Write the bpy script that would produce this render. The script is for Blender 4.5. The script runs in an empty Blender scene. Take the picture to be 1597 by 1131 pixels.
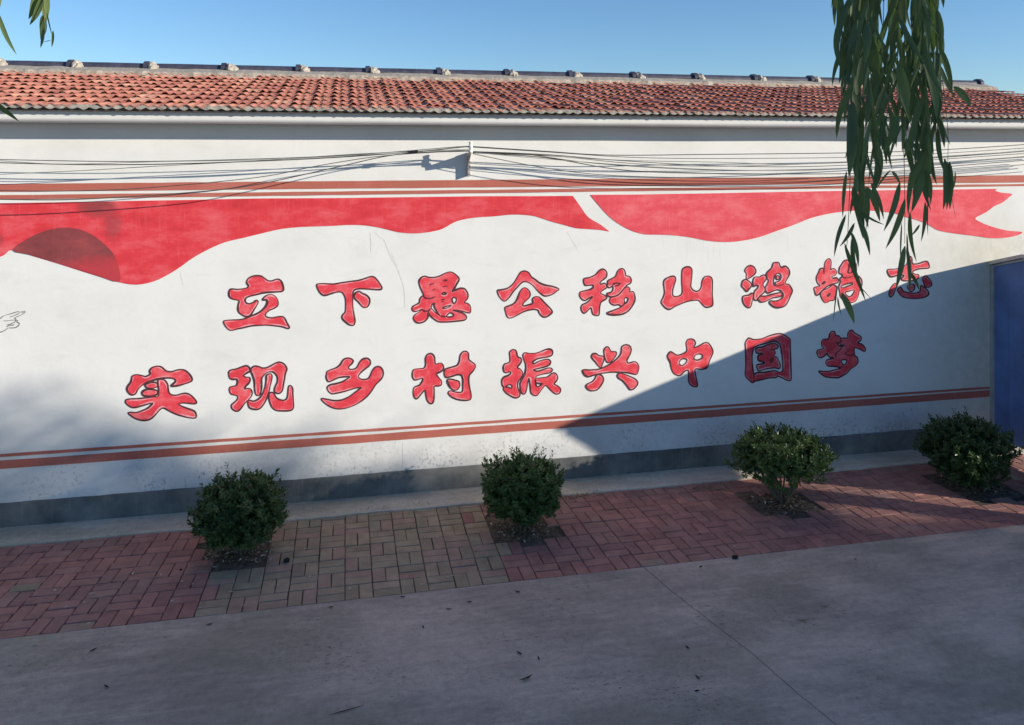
import bpy, math, random
from mathutils import Vector, Matrix, geometry, noise
random.seed(7)
R = math.radians
sc = bpy.context.scene
COL = sc.collection

# ------------------------------------------------------------------ camera
CAM = Vector((0.0, -7.5, 3.2)); YAW = R(11.77); F = 1250.0; PX, PY = 798.5, 236.0
cam_d = bpy.data.cameras.new('camera'); cam = bpy.data.objects.new('camera', cam_d); COL.objects.link(cam)
cam.location = CAM; cam.rotation_euler = (R(90), 0, -YAW)
cam_d.sensor_width = 36; cam_d.lens = 36 * F / 1597; cam_d.shift_y = -(565.5 - PY) / 1597
cam_d.clip_start = 0.05; cam_d.clip_end = 2000
sc.camera = cam

# ------------------------------------------------------------------ light
SUN = Vector((1.8, -1.0, 0.594)).normalized()
w = bpy.data.worlds.new('World'); sc.world = w; w.use_nodes = True
nt = w.node_tree
sky = nt.nodes.new('ShaderNodeTexSky'); sky.sky_type = 'NISHITA'; sky.sun_disc = False
sky.sun_elevation = math.asin(SUN.z); sky.sun_rotation = math.atan2(SUN.x, SUN.y)
sky.altitude = 100; sky.air_density = 1.0; sky.dust_density = 0.0; sky.ozone_density = 5.2
nt.links.new(sky.outputs[0], nt.nodes['Background'].inputs[0])
nt.nodes['Background'].inputs[1].default_value = 0.10
sd = bpy.data.lights.new('sun', 'SUN'); sd.energy = 3.9; sd.angle = R(0.53); sd.color = (1.0, 0.91, 0.77)
so = bpy.data.objects.new('sun', sd); COL.objects.link(so); so.location = (20, -12, 12)
so.rotation_euler = (-SUN).to_track_quat('-Z', 'Y').to_euler()
sc.view_settings.view_transform = 'Standard'; sc.view_settings.look = 'None'
sc.view_settings.gamma = 1; sc.view_settings.use_curve_mapping = False
sc.view_settings.exposure = 0.68


def P(px, py, t=0.0):
    """point of the vertical plane y = -t seen at a place of the survey photograph"""
    a = math.atan((px - PX) / F) + YAW
    n = -t - CAM.y
    X = n * math.tan(a)
    Z = X * math.sin(YAW) + n * math.cos(YAW)
    return Vector((X, -t, CAM.z - (py - PY) / F * Z))


def G(px, py, z=0.0):
    """point of the ground seen at a place of the survey photograph"""
    Z = F * (CAM.z - z) / (py - PY)
    a = math.atan((px - PX) / F)
    d = Z / math.cos(a)
    return Vector((CAM.x + d * math.sin(a + YAW), CAM.y + d * math.cos(a + YAW), z))


# ------------------------------------------------------------------ materials
def mat(name, rough=0.8, spec=0.3):
    m = bpy.data.materials.new(name); m.use_nodes = True
    b = m.node_tree.nodes['Principled BSDF']
    b.inputs['Roughness'].default_value = rough
    b.inputs['Specular IOR Level'].default_value = spec
    return m, m.node_tree, b


def N(t, kind, **kw):
    n = t.nodes.new(kind)
    for k, v in kw.items():
        if k in n.inputs.keys():
            n.inputs[k].default_value = v
        else:
            setattr(n, k, v)
    return n


def pos(t, scale=(1, 1, 1), loc=(0, 0, 0), rot=(0, 0, 0)):
    g = t.nodes.new('ShaderNodeNewGeometry'); m = t.nodes.new('ShaderNodeMapping')
    m.inputs['Scale'].default_value = scale; m.inputs['Location'].default_value = loc; m.inputs['Rotation'].default_value = rot
    t.links.new(g.outputs['Position'], m.inputs[0])
    return m.outputs[0]


def nz(t, scale, detail=4, rough=0.55, sc3=(1, 1, 1), loc=(0, 0, 0), dist=0.0, rot=(0, 0, 0)):
    n = N(t, 'ShaderNodeTexNoise', Scale=scale, Detail=detail, Roughness=rough, Distortion=dist)
    t.links.new(pos(t, sc3, loc, rot), n.inputs['Vector'])
    return n.outputs[0]


def ramp(t, fac, stops):
    r = t.nodes.new('ShaderNodeValToRGB')
    e = r.color_ramp.elements
    while len(e) < len(stops):
        e.new(0.5)
    for k, (p, c) in enumerate(stops):
        e[k].position = p
        e[k].color = (c[0], c[1], c[2], 1) if isinstance(c, tuple) else (c, c, c, 1)
    t.links.new(fac, r.inputs[0])
    return r.outputs[0]


def mix(t, fac, a, b, mode='MIX'):
    m = t.nodes.new('ShaderNodeMixRGB'); m.blend_type = mode
    for i, v in ((0, fac), (1, a), (2, b)):
        if hasattr(v, 'is_linked') or hasattr(v, 'links'):
            t.links.new(v, m.inputs[i])
        elif isinstance(v, tuple):
            m.inputs[i].default_value = (v[0], v[1], v[2], 1)
        else:
            m.inputs[i].default_value = v
    return m.outputs[0]


def mth(t, op, a, b=0.0, clamp=False):
    m = t.nodes.new('ShaderNodeMath'); m.operation = op; m.use_clamp = clamp
    for i, v in ((0, a), (1, b)):
        if hasattr(v, 'links'):
            t.links.new(v, m.inputs[i])
        else:
            m.inputs[i].default_value = v
    return m.outputs[0]


def bump(t, b, h, strength=0.3, dist=0.01):
    n = t.nodes.new('ShaderNodeBump'); n.inputs['Strength'].default_value = strength; n.inputs['Distance'].default_value = dist
    t.links.new(h, n.inputs['Height']); t.links.new(n.outputs[0], b.inputs['Normal'])


def xyz(t):
    g = t.nodes.new('ShaderNodeNewGeometry'); s = t.nodes.new('ShaderNodeSeparateXYZ')
    t.links.new(g.outputs['Position'], s.inputs[0])
    return s.outputs


def between(t, v, a, b):
    """0 below a, 1 above b"""
    m = t.nodes.new('ShaderNodeMapRange'); m.inputs[1].default_value = a; m.inputs[2].default_value = b
    m.inputs[3].default_value = 0; m.inputs[4].default_value = 1
    t.links.new(v, m.inputs[0])
    return m.outputs[0]


def simple(name, c, rough=0.8, var=0.25, scale=20, spec=0.3, metallic=0.0, bmp=0.0):
    m, t, b = mat(name, rough, spec)
    lo = tuple(x * (1 - var) for x in c); hi = tuple(min(1, x * (1 + var)) for x in c)
    t.links.new(ramp(t, nz(t, scale, 5), [(0.3, lo), (0.7, hi)]), b.inputs['Base Color'])
    b.inputs['Metallic'].default_value = metallic
    if bmp:
        bump(t, b, nz(t, scale * 3, 4), bmp, 0.004)
    return m


def wall_paint():
    m, t, b = mat('white_limewash', 0.9, 0.2)
    base = ramp(t, nz(t, 1.1, 6, 0.6, (1, 1, 1.6)), [(0.25, (0.70, 0.695, 0.665)), (0.5, (0.775, 0.77, 0.745)), (0.8, (0.80, 0.795, 0.775))])
    # faint vertical roller and run marks
    st = nz(t, 1.0, 5, 0.7, (38, 1, 1.1))
    base = mix(t, mth(t, 'MULTIPLY', between(t, st, 0.62, 0.75), 0.22), base, (0.55, 0.55, 0.53))
    s = xyz(t)
    # grey mould specks and grime, thicker near the foot
    foot = mth(t, 'SUBTRACT', 1.0, between(t, s[2], 0.26, 0.66))
    sp = ramp(t, nz(t, 30, 6, 0.75), [(0.52, 0.0), (0.62, 1.0)])
    pat = ramp(t, nz(t, 2.3, 4, 0.6), [(0.40, 0.0), (0.58, 1.0)])
    f = mth(t, 'MULTIPLY', mth(t, 'MULTIPLY', foot, pat), sp)
    base = mix(t, mth(t, 'MULTIPLY', f, 0.8), base, (0.16, 0.16, 0.15))
    pat2 = ramp(t, nz(t, 1.3, 5, 0.7, (1, 1, 1), (4, 0, 9)), [(0.4, 0.0), (0.75, 1.0)])
    base = mix(t, mth(t, 'MULTIPLY', mth(t, 'MULTIPLY', mth(t, 'SUBTRACT', 1.0, between(t, s[2], 0.1, 1.0)), pat2), 0.8), base, (0.40, 0.39, 0.35))
    sp2 = ramp(t, nz(t, 13, 5, 0.7, (1.6, 1, 0.6), (3, 0, 2)), [(0.66, 0.0), (0.73, 1.0)])
    pt2 = ramp(t, nz(t, 0.9, 3, 0.6, (1, 1, 1), (1, 0, 5)), [(0.5, 0.0), (0.62, 1.0)])
    base = mix(t, mth(t, 'MULTIPLY', mth(t, 'MULTIPLY', sp2, pt2), 0.45), base, (0.4, 0.4, 0.4))
    tr = nz(t, 1.0, 6, 0.72, (2.2, 1, 5.5), (8, 0, 1), 0.5)
    base = mix(t, mth(t, 'MULTIPLY', between(t, tr, 0.54, 0.70), 0.30), base, (0.60, 0.60, 0.57))
    # fine dark runs of rain water under the ribbon at the right
    band = mth(t, 'MULTIPLY', between(t, s[0], 2.9, 3.4), mth(t, 'SUBTRACT', 1.0, between(t, s[0], 4.3, 4.9)))
    band = mth(t, 'MULTIPLY', band, mth(t, 'MULTIPLY', between(t, s[2], 1.9, 2.3), mth(t, 'SUBTRACT', 1.0, between(t, s[2], 2.55, 2.75))))
    run = ramp(t, nz(t, 1.0, 3, 0.6, (75, 1, 2.0)), [(0.64, 0.0), (0.70, 1.0)])
    base = mix(t, mth(t, 'MULTIPLY', mth(t, 'MULTIPLY', band, run), 0.55), base, (0.30, 0.29, 0.29))
    # damp, yellowed plaster over the gate
    yb = mth(t, 'MULTIPLY', between(t, s[0], 5.6, 6.8), mth(t, 'SUBTRACT', 1.0, between(t, s[2], 2.15, 2.55)))
    ym = ramp(t, nz(t, 9, 5, 0.7), [(0.3, (0.50, 0.49, 0.38)), (0.7, (0.70, 0.66, 0.56))])
    base = mix(t, mth(t, 'MULTIPLY', yb, 0.75), base, ym)
    t.links.new(base, b.inputs['Base Color'])
    h = mth(t, 'ADD', nz(t, 3, 3), mth(t, 'MULTIPLY', nz(t, 60, 3), 0.12))
    bump(t, b, h, 0.35, 0.012)
    return m


def brush_red(name, c, light, dark, streak=(5, 1, 12), lo=0.48, hi=0.74, folds=()):
    m, t, b = mat(name, 0.75, 0.25)
    n1 = nz(t, 1.0, 6, 0.68, (streak[0] * 0.6, 1, streak[2] * 0.5))
    base = ramp(t, n1, [(0.3, dark), (lo, c), (hi, light)])
    n2 = nz(t, 1.0, 7, 0.75, (3.2, 1, 9), (5, 0, 3))
    base = mix(t, mth(t, 'MULTIPLY', between(t, n2, 0.56, 0.72), 0.55), base, light)
    n3 = nz(t, 1.0, 6, 0.75, (streak[0] * 9, 1, 2.5))
    base = mix(t, mth(t, 'MULTIPLY', between(t, n3, 0.55, 0.68), 0.45), base, light)
    n4 = nz(t, 1.0, 6, 0.8, (streak[0] * 12, 1, 3), (9, 0, 2))
    base = mix(t, mth(t, 'MULTIPLY', between(t, n4, 0.6, 0.72), 0.4), base, dark)
    for (cx, cz, rx, rz, k, dk) in folds:      # darker brushed fold shading, its edge broken up by the brush
        s = xyz(t); wob = mth(t, 'MULTIPLY', mth(t, 'SUBTRACT', nz(t, 1.0, 5, 0.7, (6, 1, 14), (cx, 0, 0)), 0.5), 1.6)
        u = mth(t, 'DIVIDE', mth(t, 'SUBTRACT', s[0], cx), rx); v = mth(t, 'DIVIDE', mth(t, 'SUBTRACT', s[2], cz), rz)
        dd = mth(t, 'ADD', mth(t, 'ADD', mth(t, 'MULTIPLY', u, u), mth(t, 'MULTIPLY', v, v)), wob)
        base = mix(t, mth(t, 'MULTIPLY', mth(t, 'SUBTRACT', 1.0, between(t, dd, 0.15, 1.15)), k), base, dk)
    t.links.new(base, b.inputs['Base Color'])
    bump(t, b, nz(t, 60, 3), 0.12, 0.004)
    return m


M = {}
fa, fb_, fc = P(152, 322), P(176, 350), P(-5, 375)
FOLDS = ((fa.x, fa.z, 0.17, 0.10, 0.8, (0.22, 0.055, 0.06)), (fb_.x, fb_.z, 0.09, 0.16, 0.6, (0.30, 0.05, 0.06)), (fc.x, fc.z, 0.06, 0.07, 0.6, (0.25, 0.05, 0.06)))
ga = P(160, 425)
M['wall'] = wall_paint()
M['red'] = brush_red('red_wall_paint', (0.70, 0.048, 0.064), (0.78, 0.15, 0.165), (0.56, 0.036, 0.045), folds=FOLDS)
M['letter'] = brush_red('red_lettering_paint', (0.74, 0.055, 0.078), (0.84, 0.22, 0.24), (0.62, 0.040, 0.058), (9, 1, 14))
M['palered'] = brush_red('faded_red_wall_paint', (0.76, 0.088, 0.115), (0.82, 0.21, 0.225), (0.66, 0.062, 0.085))
M['maroon'] = brush_red('dark_red_wall_paint', (0.25, 0.055, 0.06), (0.42, 0.08, 0.085), (0.19, 0.045, 0.05), lo=0.5, hi=0.8, folds=((ga.x, ga.z, 0.42, 0.16, 0.8, (0.55, 0.05, 0.065)),))
M['brown'] = brush_red('red_oxide_stripe_paint', (0.46, 0.13, 0.098), (0.53, 0.20, 0.16), (0.42, 0.15, 0.10), (2, 1, 3), 0.5, 0.8)
M['rim'] = simple('thin_pink_paint', (0.80, 0.33, 0.36), 0.8, 0.15, 30)
M['line'] = simple('dark_outline_paint', (0.085, 0.030, 0.035), 0.8, 0.5, 30)
M['ink'] = simple('grey_ink_line', (0.20, 0.20, 0.19), 0.8, 0.35, 30)
M['crack'] = simple('pale_crack_grime', (0.73, 0.725, 0.705), 0.9, 0.2, 30)


def plinth_mat():
    m, t, b = mat('grey_plinth_paint', 0.85, 0.2)
    base = ramp(t, nz(t, 2.2, 6, 0.65), [(0.3, (0.085, 0.090, 0.088)), (0.5, (0.17, 0.175, 0.165)), (0.75, (0.30, 0.29, 0.265))])
    s = nz(t, 1.0, 4, 0.6, (60, 1, 2))
    base = mix(t, mth(t, 'MULTIPLY', between(t, s, 0.58, 0.72), 0.35), base, (0.34, 0.33, 0.31))
    t.links.new(base, b.inputs['Base Color']); bump(t, b, nz(t, 30, 4), 0.3, 0.006)
    return m


def concrete(name, lo, mid, hi, speck=0.5):
    m, t, b = mat(name, 0.85, 0.25)
    base = ramp(t, nz(t, 0.55, 8, 0.68, (1, 1.6, 1), dist=0.4), [(0.36, lo), (0.5, mid), (0.66, hi)])
    base = mix(t, 0.30, base, ramp(t, nz(t, 6, 6, 0.7, (0.5, 2.2, 1), rot=(0, 0, 0.1)), [(0.35, lo), (0.7, hi)]))
    # darker and paler sweeps, nearly along the road
    sw = nz(t, 1.0, 6, 0.7, (1.2, 26, 1), rot=(0, 0, 0.22))
    base = mix(t, mth(t, 'MULTIPLY', between(t, sw, 0.5, 0.75), 0.22), base, tuple(x * 0.62 for x in mid))
    sw2 = nz(t, 1.0, 6, 0.7, (0.7, 14, 1), (5, 3, 0), rot=(0, 0, -0.1))
    base = mix(t, mth(t, 'MULTIPLY', between(t, sw2, 0.53, 0.72), 0.22), base, tuple(min(1, x * 1.25) for x in hi))
    pt = nz(t, 0.8, 5, 0.6, (1, 1.8, 1), (11, 4, 0), 0.3)
    base = mix(t, mth(t, 'MULTIPLY', between(t, pt, 0.48, 0.60), 0.55), base, tuple(x * k for x, k in zip(mid, (0.62, 0.66, 0.58))))
    # mottling of old cement
    mot = nz(t, 19, 7, 0.78)
    base = mix(t, 0.5, base, mix(t, 1.0, base, ramp(t, mot, [(0.3, 0.62), (0.5, 1.0), (0.72, 1.35)]), 'MULTIPLY'))
    pits = mth(t, 'MULTIPLY', ramp(t, nz(t, 34, 5, 0.75, (0.7, 1.3, 1)), [(0.585, 0.0), (0.65, 1.0)]), ramp(t, nz(t, 1.25, 4, 0.6, (1, 1.3, 1), (7, 2, 0)), [(0.50, 0.0), (0.62, 1.0)]))
    base = mix(t, mth(t, 'MULTIPLY', pits, speck), base, tuple(x * 0.3 for x in lo))
    sp = ramp(t, nz(t, 75, 2, 0.5, (1, 1, 1), (2, 2, 0)), [(0.70, 0.0), (0.76, 1.0)])
    base = mix(t, mth(t, 'MULTIPLY', sp, 0.5), base, tuple(x * 0.35 for x in lo))
    fine = nz(t, 160, 3, 0.6)
    base = mix(t, 0.4, base, mix(t, 1.0, base, ramp(t, fine, [(0.3, 0.6), (0.7, 1.4)]), 'MULTIPLY'))
    t.links.new(base, b.inputs['Base Color'])
    h = mth(t, 'ADD', mth(t, 'MULTIPLY', nz(t, 110, 3), 0.3), mth(t, 'SUBTRACT', mth(t, 'MULTIPLY', mot, 0.8), pits))
    bump(t, b, h, 0.6, 0.010)
    return m


M['plinth'] = plinth_mat()
M['road'] = concrete('road_concrete', (0.27, 0.23, 0.195), (0.46, 0.385, 0.315), (0.66, 0.54, 0.43), 0.7)
M['apron'] = concrete('apron_concrete', (0.44, 0.37, 0.30), (0.58, 0.50, 0.40), (0.66, 0.58, 0.47), 0.5)
M['sand'] = simple('joint_dirt', (0.075, 0.058, 0.048), 0.95, 0.3, 30)
M['earth'] = simple('road_edge_earth', (0.10, 0.085, 0.07), 0.95, 0.35, 12, bmp=0.4)
M['soil'] = simple('planter_soil', (0.13, 0.10, 0.075), 0.95, 0.6, 22, bmp=0.8)


def brick_mat(i, c):
    m, t, b = mat('paver_%d' % i, 0.85, 0.25)
    base = ramp(t, nz(t, 7, 6, 0.65), [(0.3, tuple(x * 0.72 for x in c)), (0.7, tuple(x * 1.2 for x in c))])
    dust = ramp(t, nz(t, 1.1, 4, 0.6, (1, 1, 1), (3, 1, 0)), [(0.45, 0.0), (0.75, 1.0)])
    base = mix(t, mth(t, 'MULTIPLY', dust, 0.30), base, (0.33, 0.27, 0.22))
    t.links.new(base, b.inputs['Base Color']); bump(t, b, nz(t, 70, 4), 0.35, 0.004)
    return m


REDS = [(0.37, 0.18, 0.15), (0.34, 0.165, 0.14), (0.40, 0.195, 0.16), (0.36, 0.19, 0.16), (0.31, 0.155, 0.135)]
GREENS = [(0.33, 0.255, 0.175), (0.30, 0.24, 0.165), (0.37, 0.285, 0.195), (0.35, 0.24, 0.18), (0.32, 0.265, 0.18)]
BM_R = [brick_mat(i, c) for i, c in enumerate(REDS)]
BM_G = [brick_mat(i + 10, c) for i, c in enumerate(GREENS)]


def tile_mat(i, c):
    m, t, b = mat('roof_tile_%d' % i, 0.8, 0.25)
    base = ramp(t, nz(t, 9, 6, 0.65), [(0.3, tuple(x * 0.7 for x in c)), (0.7, tuple(min(1, x * 1.2) for x in c))])
    lich = ramp(t, nz(t, 22, 5, 0.7), [(0.58, 0.0), (0.72, 1.0)])
    base = mix(t, mth(t, 'MULTIPLY', lich, 0.4), base, (0.14, 0.10, 0.085))
    t.links.new(base, b.inputs['Base Color']); bump(t, b, nz(t, 90, 3), 0.25, 0.004)
    return m


TM = [tile_mat(i, c) for i, c in enumerate([(0.68, 0.28, 0.19), (0.64, 0.25, 0.175), (0.71, 0.31, 0.21), (0.59, 0.225, 0.16), (0.75, 0.38, 0.26), (0.54, 0.205, 0.15)])]
M['mortar'] = simple('roof_mortar', (0.40, 0.36, 0.30), 0.95, 0.3, 25, bmp=0.8)
M['eavemortar'] = simple('eave_mortar', (0.36, 0.33, 0.29), 0.95, 0.3, 30, bmp=0.7)
M['ridge'] = simple('slate_blue_ridge_tile', (0.055, 0.055, 0.085), 0.55, 0.35, 12, 0.5)
M['fascia'] = simple('eave_white_paint', (0.78, 0.775, 0.75), 0.85, 0.05, 4)
M['gate'] = simple('blue_gate_paint', (0.11, 0.19, 0.40), 0.6, 0.22, 3, 0.35)
M['gatetrim'] = simple('weathered_aluminium', (0.42, 0.42, 0.42), 0.5, 0.12, 12, 0.5, 0.2)
M['galv'] = simple('rusty_galvanised_steel', (0.40, 0.37, 0.34), 0.6, 0.4, 60, 0.5, 0.3)
M['porcelain'] = simple('white_porcelain', (0.82, 0.82, 0.80), 0.2, 0.03, 10, 0.6)
M['cable'] = simple('black_cable', (0.075, 0.078, 0.072), 0.6, 0.2, 20)
M['cableg'] = simple('grey_cable', (0.26, 0.27, 0.25), 0.6, 0.2, 20)
M['black'] = simple('black_plastic', (0.012, 0.012, 0.012), 0.5, 0.1, 20)
M['bark'] = simple('willow_bark', (0.16, 0.125, 0.09), 0.9, 0.4, 20, bmp=0.8)
M['stem'] = simple('shrub_stem', (0.15, 0.125, 0.095), 0.85, 0.3, 30)
M['twig'] = simple('willow_twig', (0.13, 0.14, 0.055), 0.6, 0.3, 30)
M['litterp'] = simple('pale_dry_leaf', (0.52, 0.47, 0.36), 0.8, 0.3, 40)
M['litterb'] = simple('brown_dry_leaf', (0.22, 0.15, 0.085), 0.85, 0.4, 40)
M['litterd'] = simple('dark_wet_leaf', (0.022, 0.020, 0.020), 0.8, 0.3, 40)


def leaf_mat(name, a, b_, trans, rough=0.4, spec=0.4, sc_=1.0):
    m, t, b = mat(name, rough, spec)
    oi = t.nodes.new('ShaderNodeObjectInfo')
    n = mth(t, 'ADD', mth(t, 'MULTIPLY', nz(t, 11 * sc_, 3), 0.7), mth(t, 'MULTIPLY', oi.outputs['Random'], 0.35))
    col = ramp(t, n, [(0.3, a), (0.75, b_)])
    t.links.new(col, b.inputs['Base Color'])
    tr = t.nodes.new('ShaderNodeBsdfTranslucent'); t.links.new(mix(t, 0.5, col, (0.14, 0.26, 0.03)), tr.inputs[0])
    ms = t.nodes.new('ShaderNodeMixShader'); ms.inputs[0].default_value = trans
    t.links.new(b.outputs[0], ms.inputs[1]); t.links.new(tr.outputs[0], ms.inputs[2])
    t.links.new(ms.outputs[0], t.nodes['Material Output'].inputs[0])
    return m


M['shrubleaf'] = leaf_mat('shrub_leaf', (0.048, 0.086, 0.028), (0.14, 0.215, 0.06), 0.14, 0.36, 0.4)
M['willowleaf'] = leaf_mat('willow_leaf', (0.080, 0.120, 0.062), (0.145, 0.205, 0.070), 0.26, 0.5, 0.35, 0.6)
M['treeleaf'] = leaf_mat('tree_leaf', (0.03, 0.06, 0.02), (0.07, 0.12, 0.03), 0.06, 0.5)


# ------------------------------------------------------------------ mesh helpers
class MB:
    def __init__(s):
        s.v, s.f, s.m = [], [], []

    def add(s, verts, faces, mi=0):
        o = len(s.v)
        s.v += [tuple(v) for v in verts]
        s.f += [tuple(i + o for i in f) for f in faces]
        s.m += [mi] * len(faces)

    def box(s, lo, hi, mi=0, mtx=None):
        x0, y0, z0 = lo; x1, y1, z1 = hi
        v = [Vector(p) for p in ((x0, y0, z0), (x1, y0, z0), (x1, y1, z0), (x0, y1, z0), (x0, y0, z1), (x1, y0, z1), (x1, y1, z1), (x0, y1, z1))]
        if mtx: v = [mtx @ p for p in v]
        s.add(v, [(0, 3, 2, 1), (4, 5, 6, 7), (0, 1, 5, 4), (1, 2, 6, 5), (2, 3, 7, 6), (3, 0, 4, 7)], mi)

    def tube(s, pts, rad, n=6, mi=0, cap=True):
        pts = [Vector(p) for p in pts]
        if not isinstance(rad, (list, tuple)): rad = [rad] * len(pts)
        vs, fs = [], []
        for i, p in enumerate(pts):
            d = (pts[min(i + 1, len(pts) - 1)] - pts[max(i - 1, 0)]).normalized()
            a = d.cross(Vector((0, 0, 1)))
            if a.length < 0.05: a = d.cross(Vector((0, 1, 0)))
            a.normalize(); b = d.cross(a)
            for k in range(n):
                an = 2 * math.pi * k / n
                vs.append(p + (a * math.cos(an) + b * math.sin(an)) * rad[i])
        for i in range(len(pts) - 1):
            for k in range(n):
                fs.append((i * n + k, i * n + (k + 1) % n, (i + 1) * n + (k + 1) % n, (i + 1) * n + k))
        if cap:
            fs.append(tuple(range(n))[::-1]); fs.append(tuple((len(pts) - 1) * n + k for k in range(n)))
        s.add(vs, fs, mi)

    def mesh(s, name, mats, smooth=False):
        me = bpy.data.meshes.new(name); me.from_pydata(s.v, [], s.f)
        for m in (mats if isinstance(mats, (list, tuple)) else [mats]): me.materials.append(m)
        me.polygons.foreach_set('material_index', s.m)
        if smooth: me.polygons.foreach_set('use_smooth', [True] * len(s.f))
        me.update()
        return me

    def obj(s, name, mats, parent=None, smooth=False, **tags):
        return put(name, s.mesh(name, mats, smooth), parent, **tags)


def put(name, me, parent=None, mtx=None, **tags):
    o = bpy.data.objects.new(name, me); COL.objects.link(o)
    if mtx is not None: o.matrix_world = mtx
    if parent is not None:
        o.parent = parent
        if parent.type == 'EMPTY': o.matrix_parent_inverse = Matrix.Translation(-parent.location)
    for k, v in tags.items():
        if v: o[k] = v
    return o


def thing(name, loc, label, cat, group=None):
    o = bpy.data.objects.new(name, None); COL.objects.link(o); o.location = loc; o.empty_display_size = 0.1
    o['label'] = label; o['category'] = cat
    if group: o['group'] = group
    return o


def smooth_path(pts, closed=True, k=4):
    n = len(pts); out = []
    rng = range(n) if closed else range(n - 1)
    for i in rng:
        if closed:
            p0, p1, p2, p3 = pts[i - 1], pts[i], pts[(i + 1) % n], pts[(i + 2) % n]
        else:
            p0, p1, p2, p3 = pts[max(i - 1, 0)], pts[i], pts[i + 1], pts[min(i + 2, n - 1)]
        for j in range(k):
            u = j / k
            out.append(tuple(0.5 * (2 * b + (c - a) * u + (2 * a - 5 * b + 4 * c - d) * u * u + (3 * b - a - 3 * c + d) * u ** 3) for a, b, c, d in zip(p0, p1, p2, p3)))
    if not closed: out.append(pts[-1])
    return out


def wp(p, y):
    q = P(p[0], p[1], 0.0)
    return Vector((q.x, y, q.z))


def fill(mb, loops, y, mi=0):
    polys = [[wp(p, y) for p in lp] for lp in loops]
    tris = geometry.tessellate_polygon([[Vector((v.x, v.z, 0)) for v in pl] for pl in polys])
    flat = [v for pl in polys for v in pl]
    out = []
    for tr in tris:
        a, b, c = [flat[i] for i in tr]
        cr = (b.x - a.x) * (c.z - a.z) - (b.z - a.z) * (c.x - a.x)
        out.append(tuple(tr) if cr > 0 else tuple(tr[::-1]))
    mb.add(flat, out, mi)


def stroke(mb, pts, width, y, mi=1, closed=True, seed=0.0, inset=0.0):
    w3 = [wp(p, y) for p in pts]; n = len(w3); vs, fs = [], []
    if inset:
        ar = sum(w3[i - 1].x * w3[i].z - w3[i].x * w3[i - 1].z for i in range(n)); sg = 1 if ar > 0 else -1
        if inset < 0: sg, inset = -sg, -inset
        q3 = []
        for i, p in enumerate(w3):
            d = w3[(i + 1) % n] - w3[i - 1]; d = d.normalized() if d.length > 1e-9 else Vector((1, 0, 0))
            q3.append(p + Vector((-d.z, 0, d.x)) * sg * inset)
        w3 = q3
    for i, p in enumerate(w3):
        a = w3[i - 1] if (closed or i) else p
        b = w3[(i + 1) % n] if (closed or i < n - 1) else p
        d = b - a; d = Vector((d.x, 0, d.z)); d = d.normalized() if d.length > 1e-9 else Vector((1, 0, 0))
        nn = Vector((-d.z, 0, d.x))
        if inset: ww = width * 0.5 * max(0.0, 0.3 + 2.2 * noise.noise(Vector((i * 0.16 + seed, seed * 2.1, 4))))
        else: ww = width * 0.5 * (0.95 + 0.75 * noise.noise(Vector((i * 0.11 + seed, seed * 3.1, 0))))
        if not closed: ww *= min(1, 0.35 + min(i, n - 1 - i) * 0.25)
        yo = Vector((0, -0.0002 * i / n, 0))
        vs += [p + nn * ww + yo, p - nn * ww + yo]
    for i in range(n if closed else n - 1):
        j = (i + 1) % n
        fs.append((2 * i, 2 * i + 1, 2 * j + 1, 2 * j))
    mb.add(vs, fs, mi)


# ------------------------------------------------------------------ ground, road, pavement
T_APRON, T_ROAD = 0.32, 1.67
mb = MB(); mb.add([(-400, -400, -0.075), (400, -400, -0.075), (400, 400, -0.075), (-400, 400, -0.075)], [(0, 1, 2, 3)])
ground = mb.obj('ground', M['earth'], kind='structure')

road = None
crk = [G(1007, 889), G(1045, 920), G(1090, 955), G(1130, 986), G(1178, 1023), G(1225, 1065), G(1262, 1096), G(1305, 1131), G(1420, 1225)]
last = crk[-1] + (crk[-1] - crk[-2]).normalized() * 3.0
crk = [Vector((crk[0].x - 0.0, -T_ROAD, 0))] + crk[1:] + [Vector((last.x, last.y, 0)), Vector((last.x - 1.5, -14, 0))]
fine = []
for i in range(len(crk) - 1):
    m_ = 6 if i < 9 else 3
    for j in range(m_):
        q = crk[i].lerp(crk[i + 1], j / m_)
        fine.append(Vector((q.x + random.uniform(-0.003, 0.003), q.y, 0)))
fine.append(crk[-1])


def slab(name, poly, parent):
    m = MB(); n = len(poly)
    up = [Vector((p.x, p.y, 0.0)) for p in poly]; dn = [Vector((p.x, p.y, -0.07)) for p in poly]
    tris = geometry.tessellate_polygon([up]); f = []
    for tr in tris:
        a, b, c = [up[i] for i in tr]
        f.append(tuple(tr) if (b.x - a.x) * (c.y - a.y) - (b.y - a.y) * (c.x - a.x) > 0 else tuple(tr[::-1]))
    for i in range(n):
        j = (i + 1) % n; f.append((i, i + n, j + n, j))
    m.add(up + dn, f)
    return m.obj(name, M['road'], parent)


mb = MB(); mb.add([(-30, -14, -0.05), (40, -14, -0.05), (40, -T_ROAD - 0.004, -0.05), (-30, -T_ROAD - 0.004, -0.05)], [(0, 1, 2, 3)])
road = mb.obj('road', M['sand'], kind='structure', label='grey concrete road in front of the paved strip')
gap = 0.0035
slab('concrete_slab', [Vector((-30, -T_ROAD - .004, 0)), Vector((-30, -14, 0))] + [p + Vector((-gap, 0, 0)) for p in fine[::-1]], road)
slab('concrete_slab', [p + Vector((gap, 0, 0)) for p in fine] + [Vector((40, -14, 0)), Vector((40, -T_ROAD - .004, 0))], road)

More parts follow.
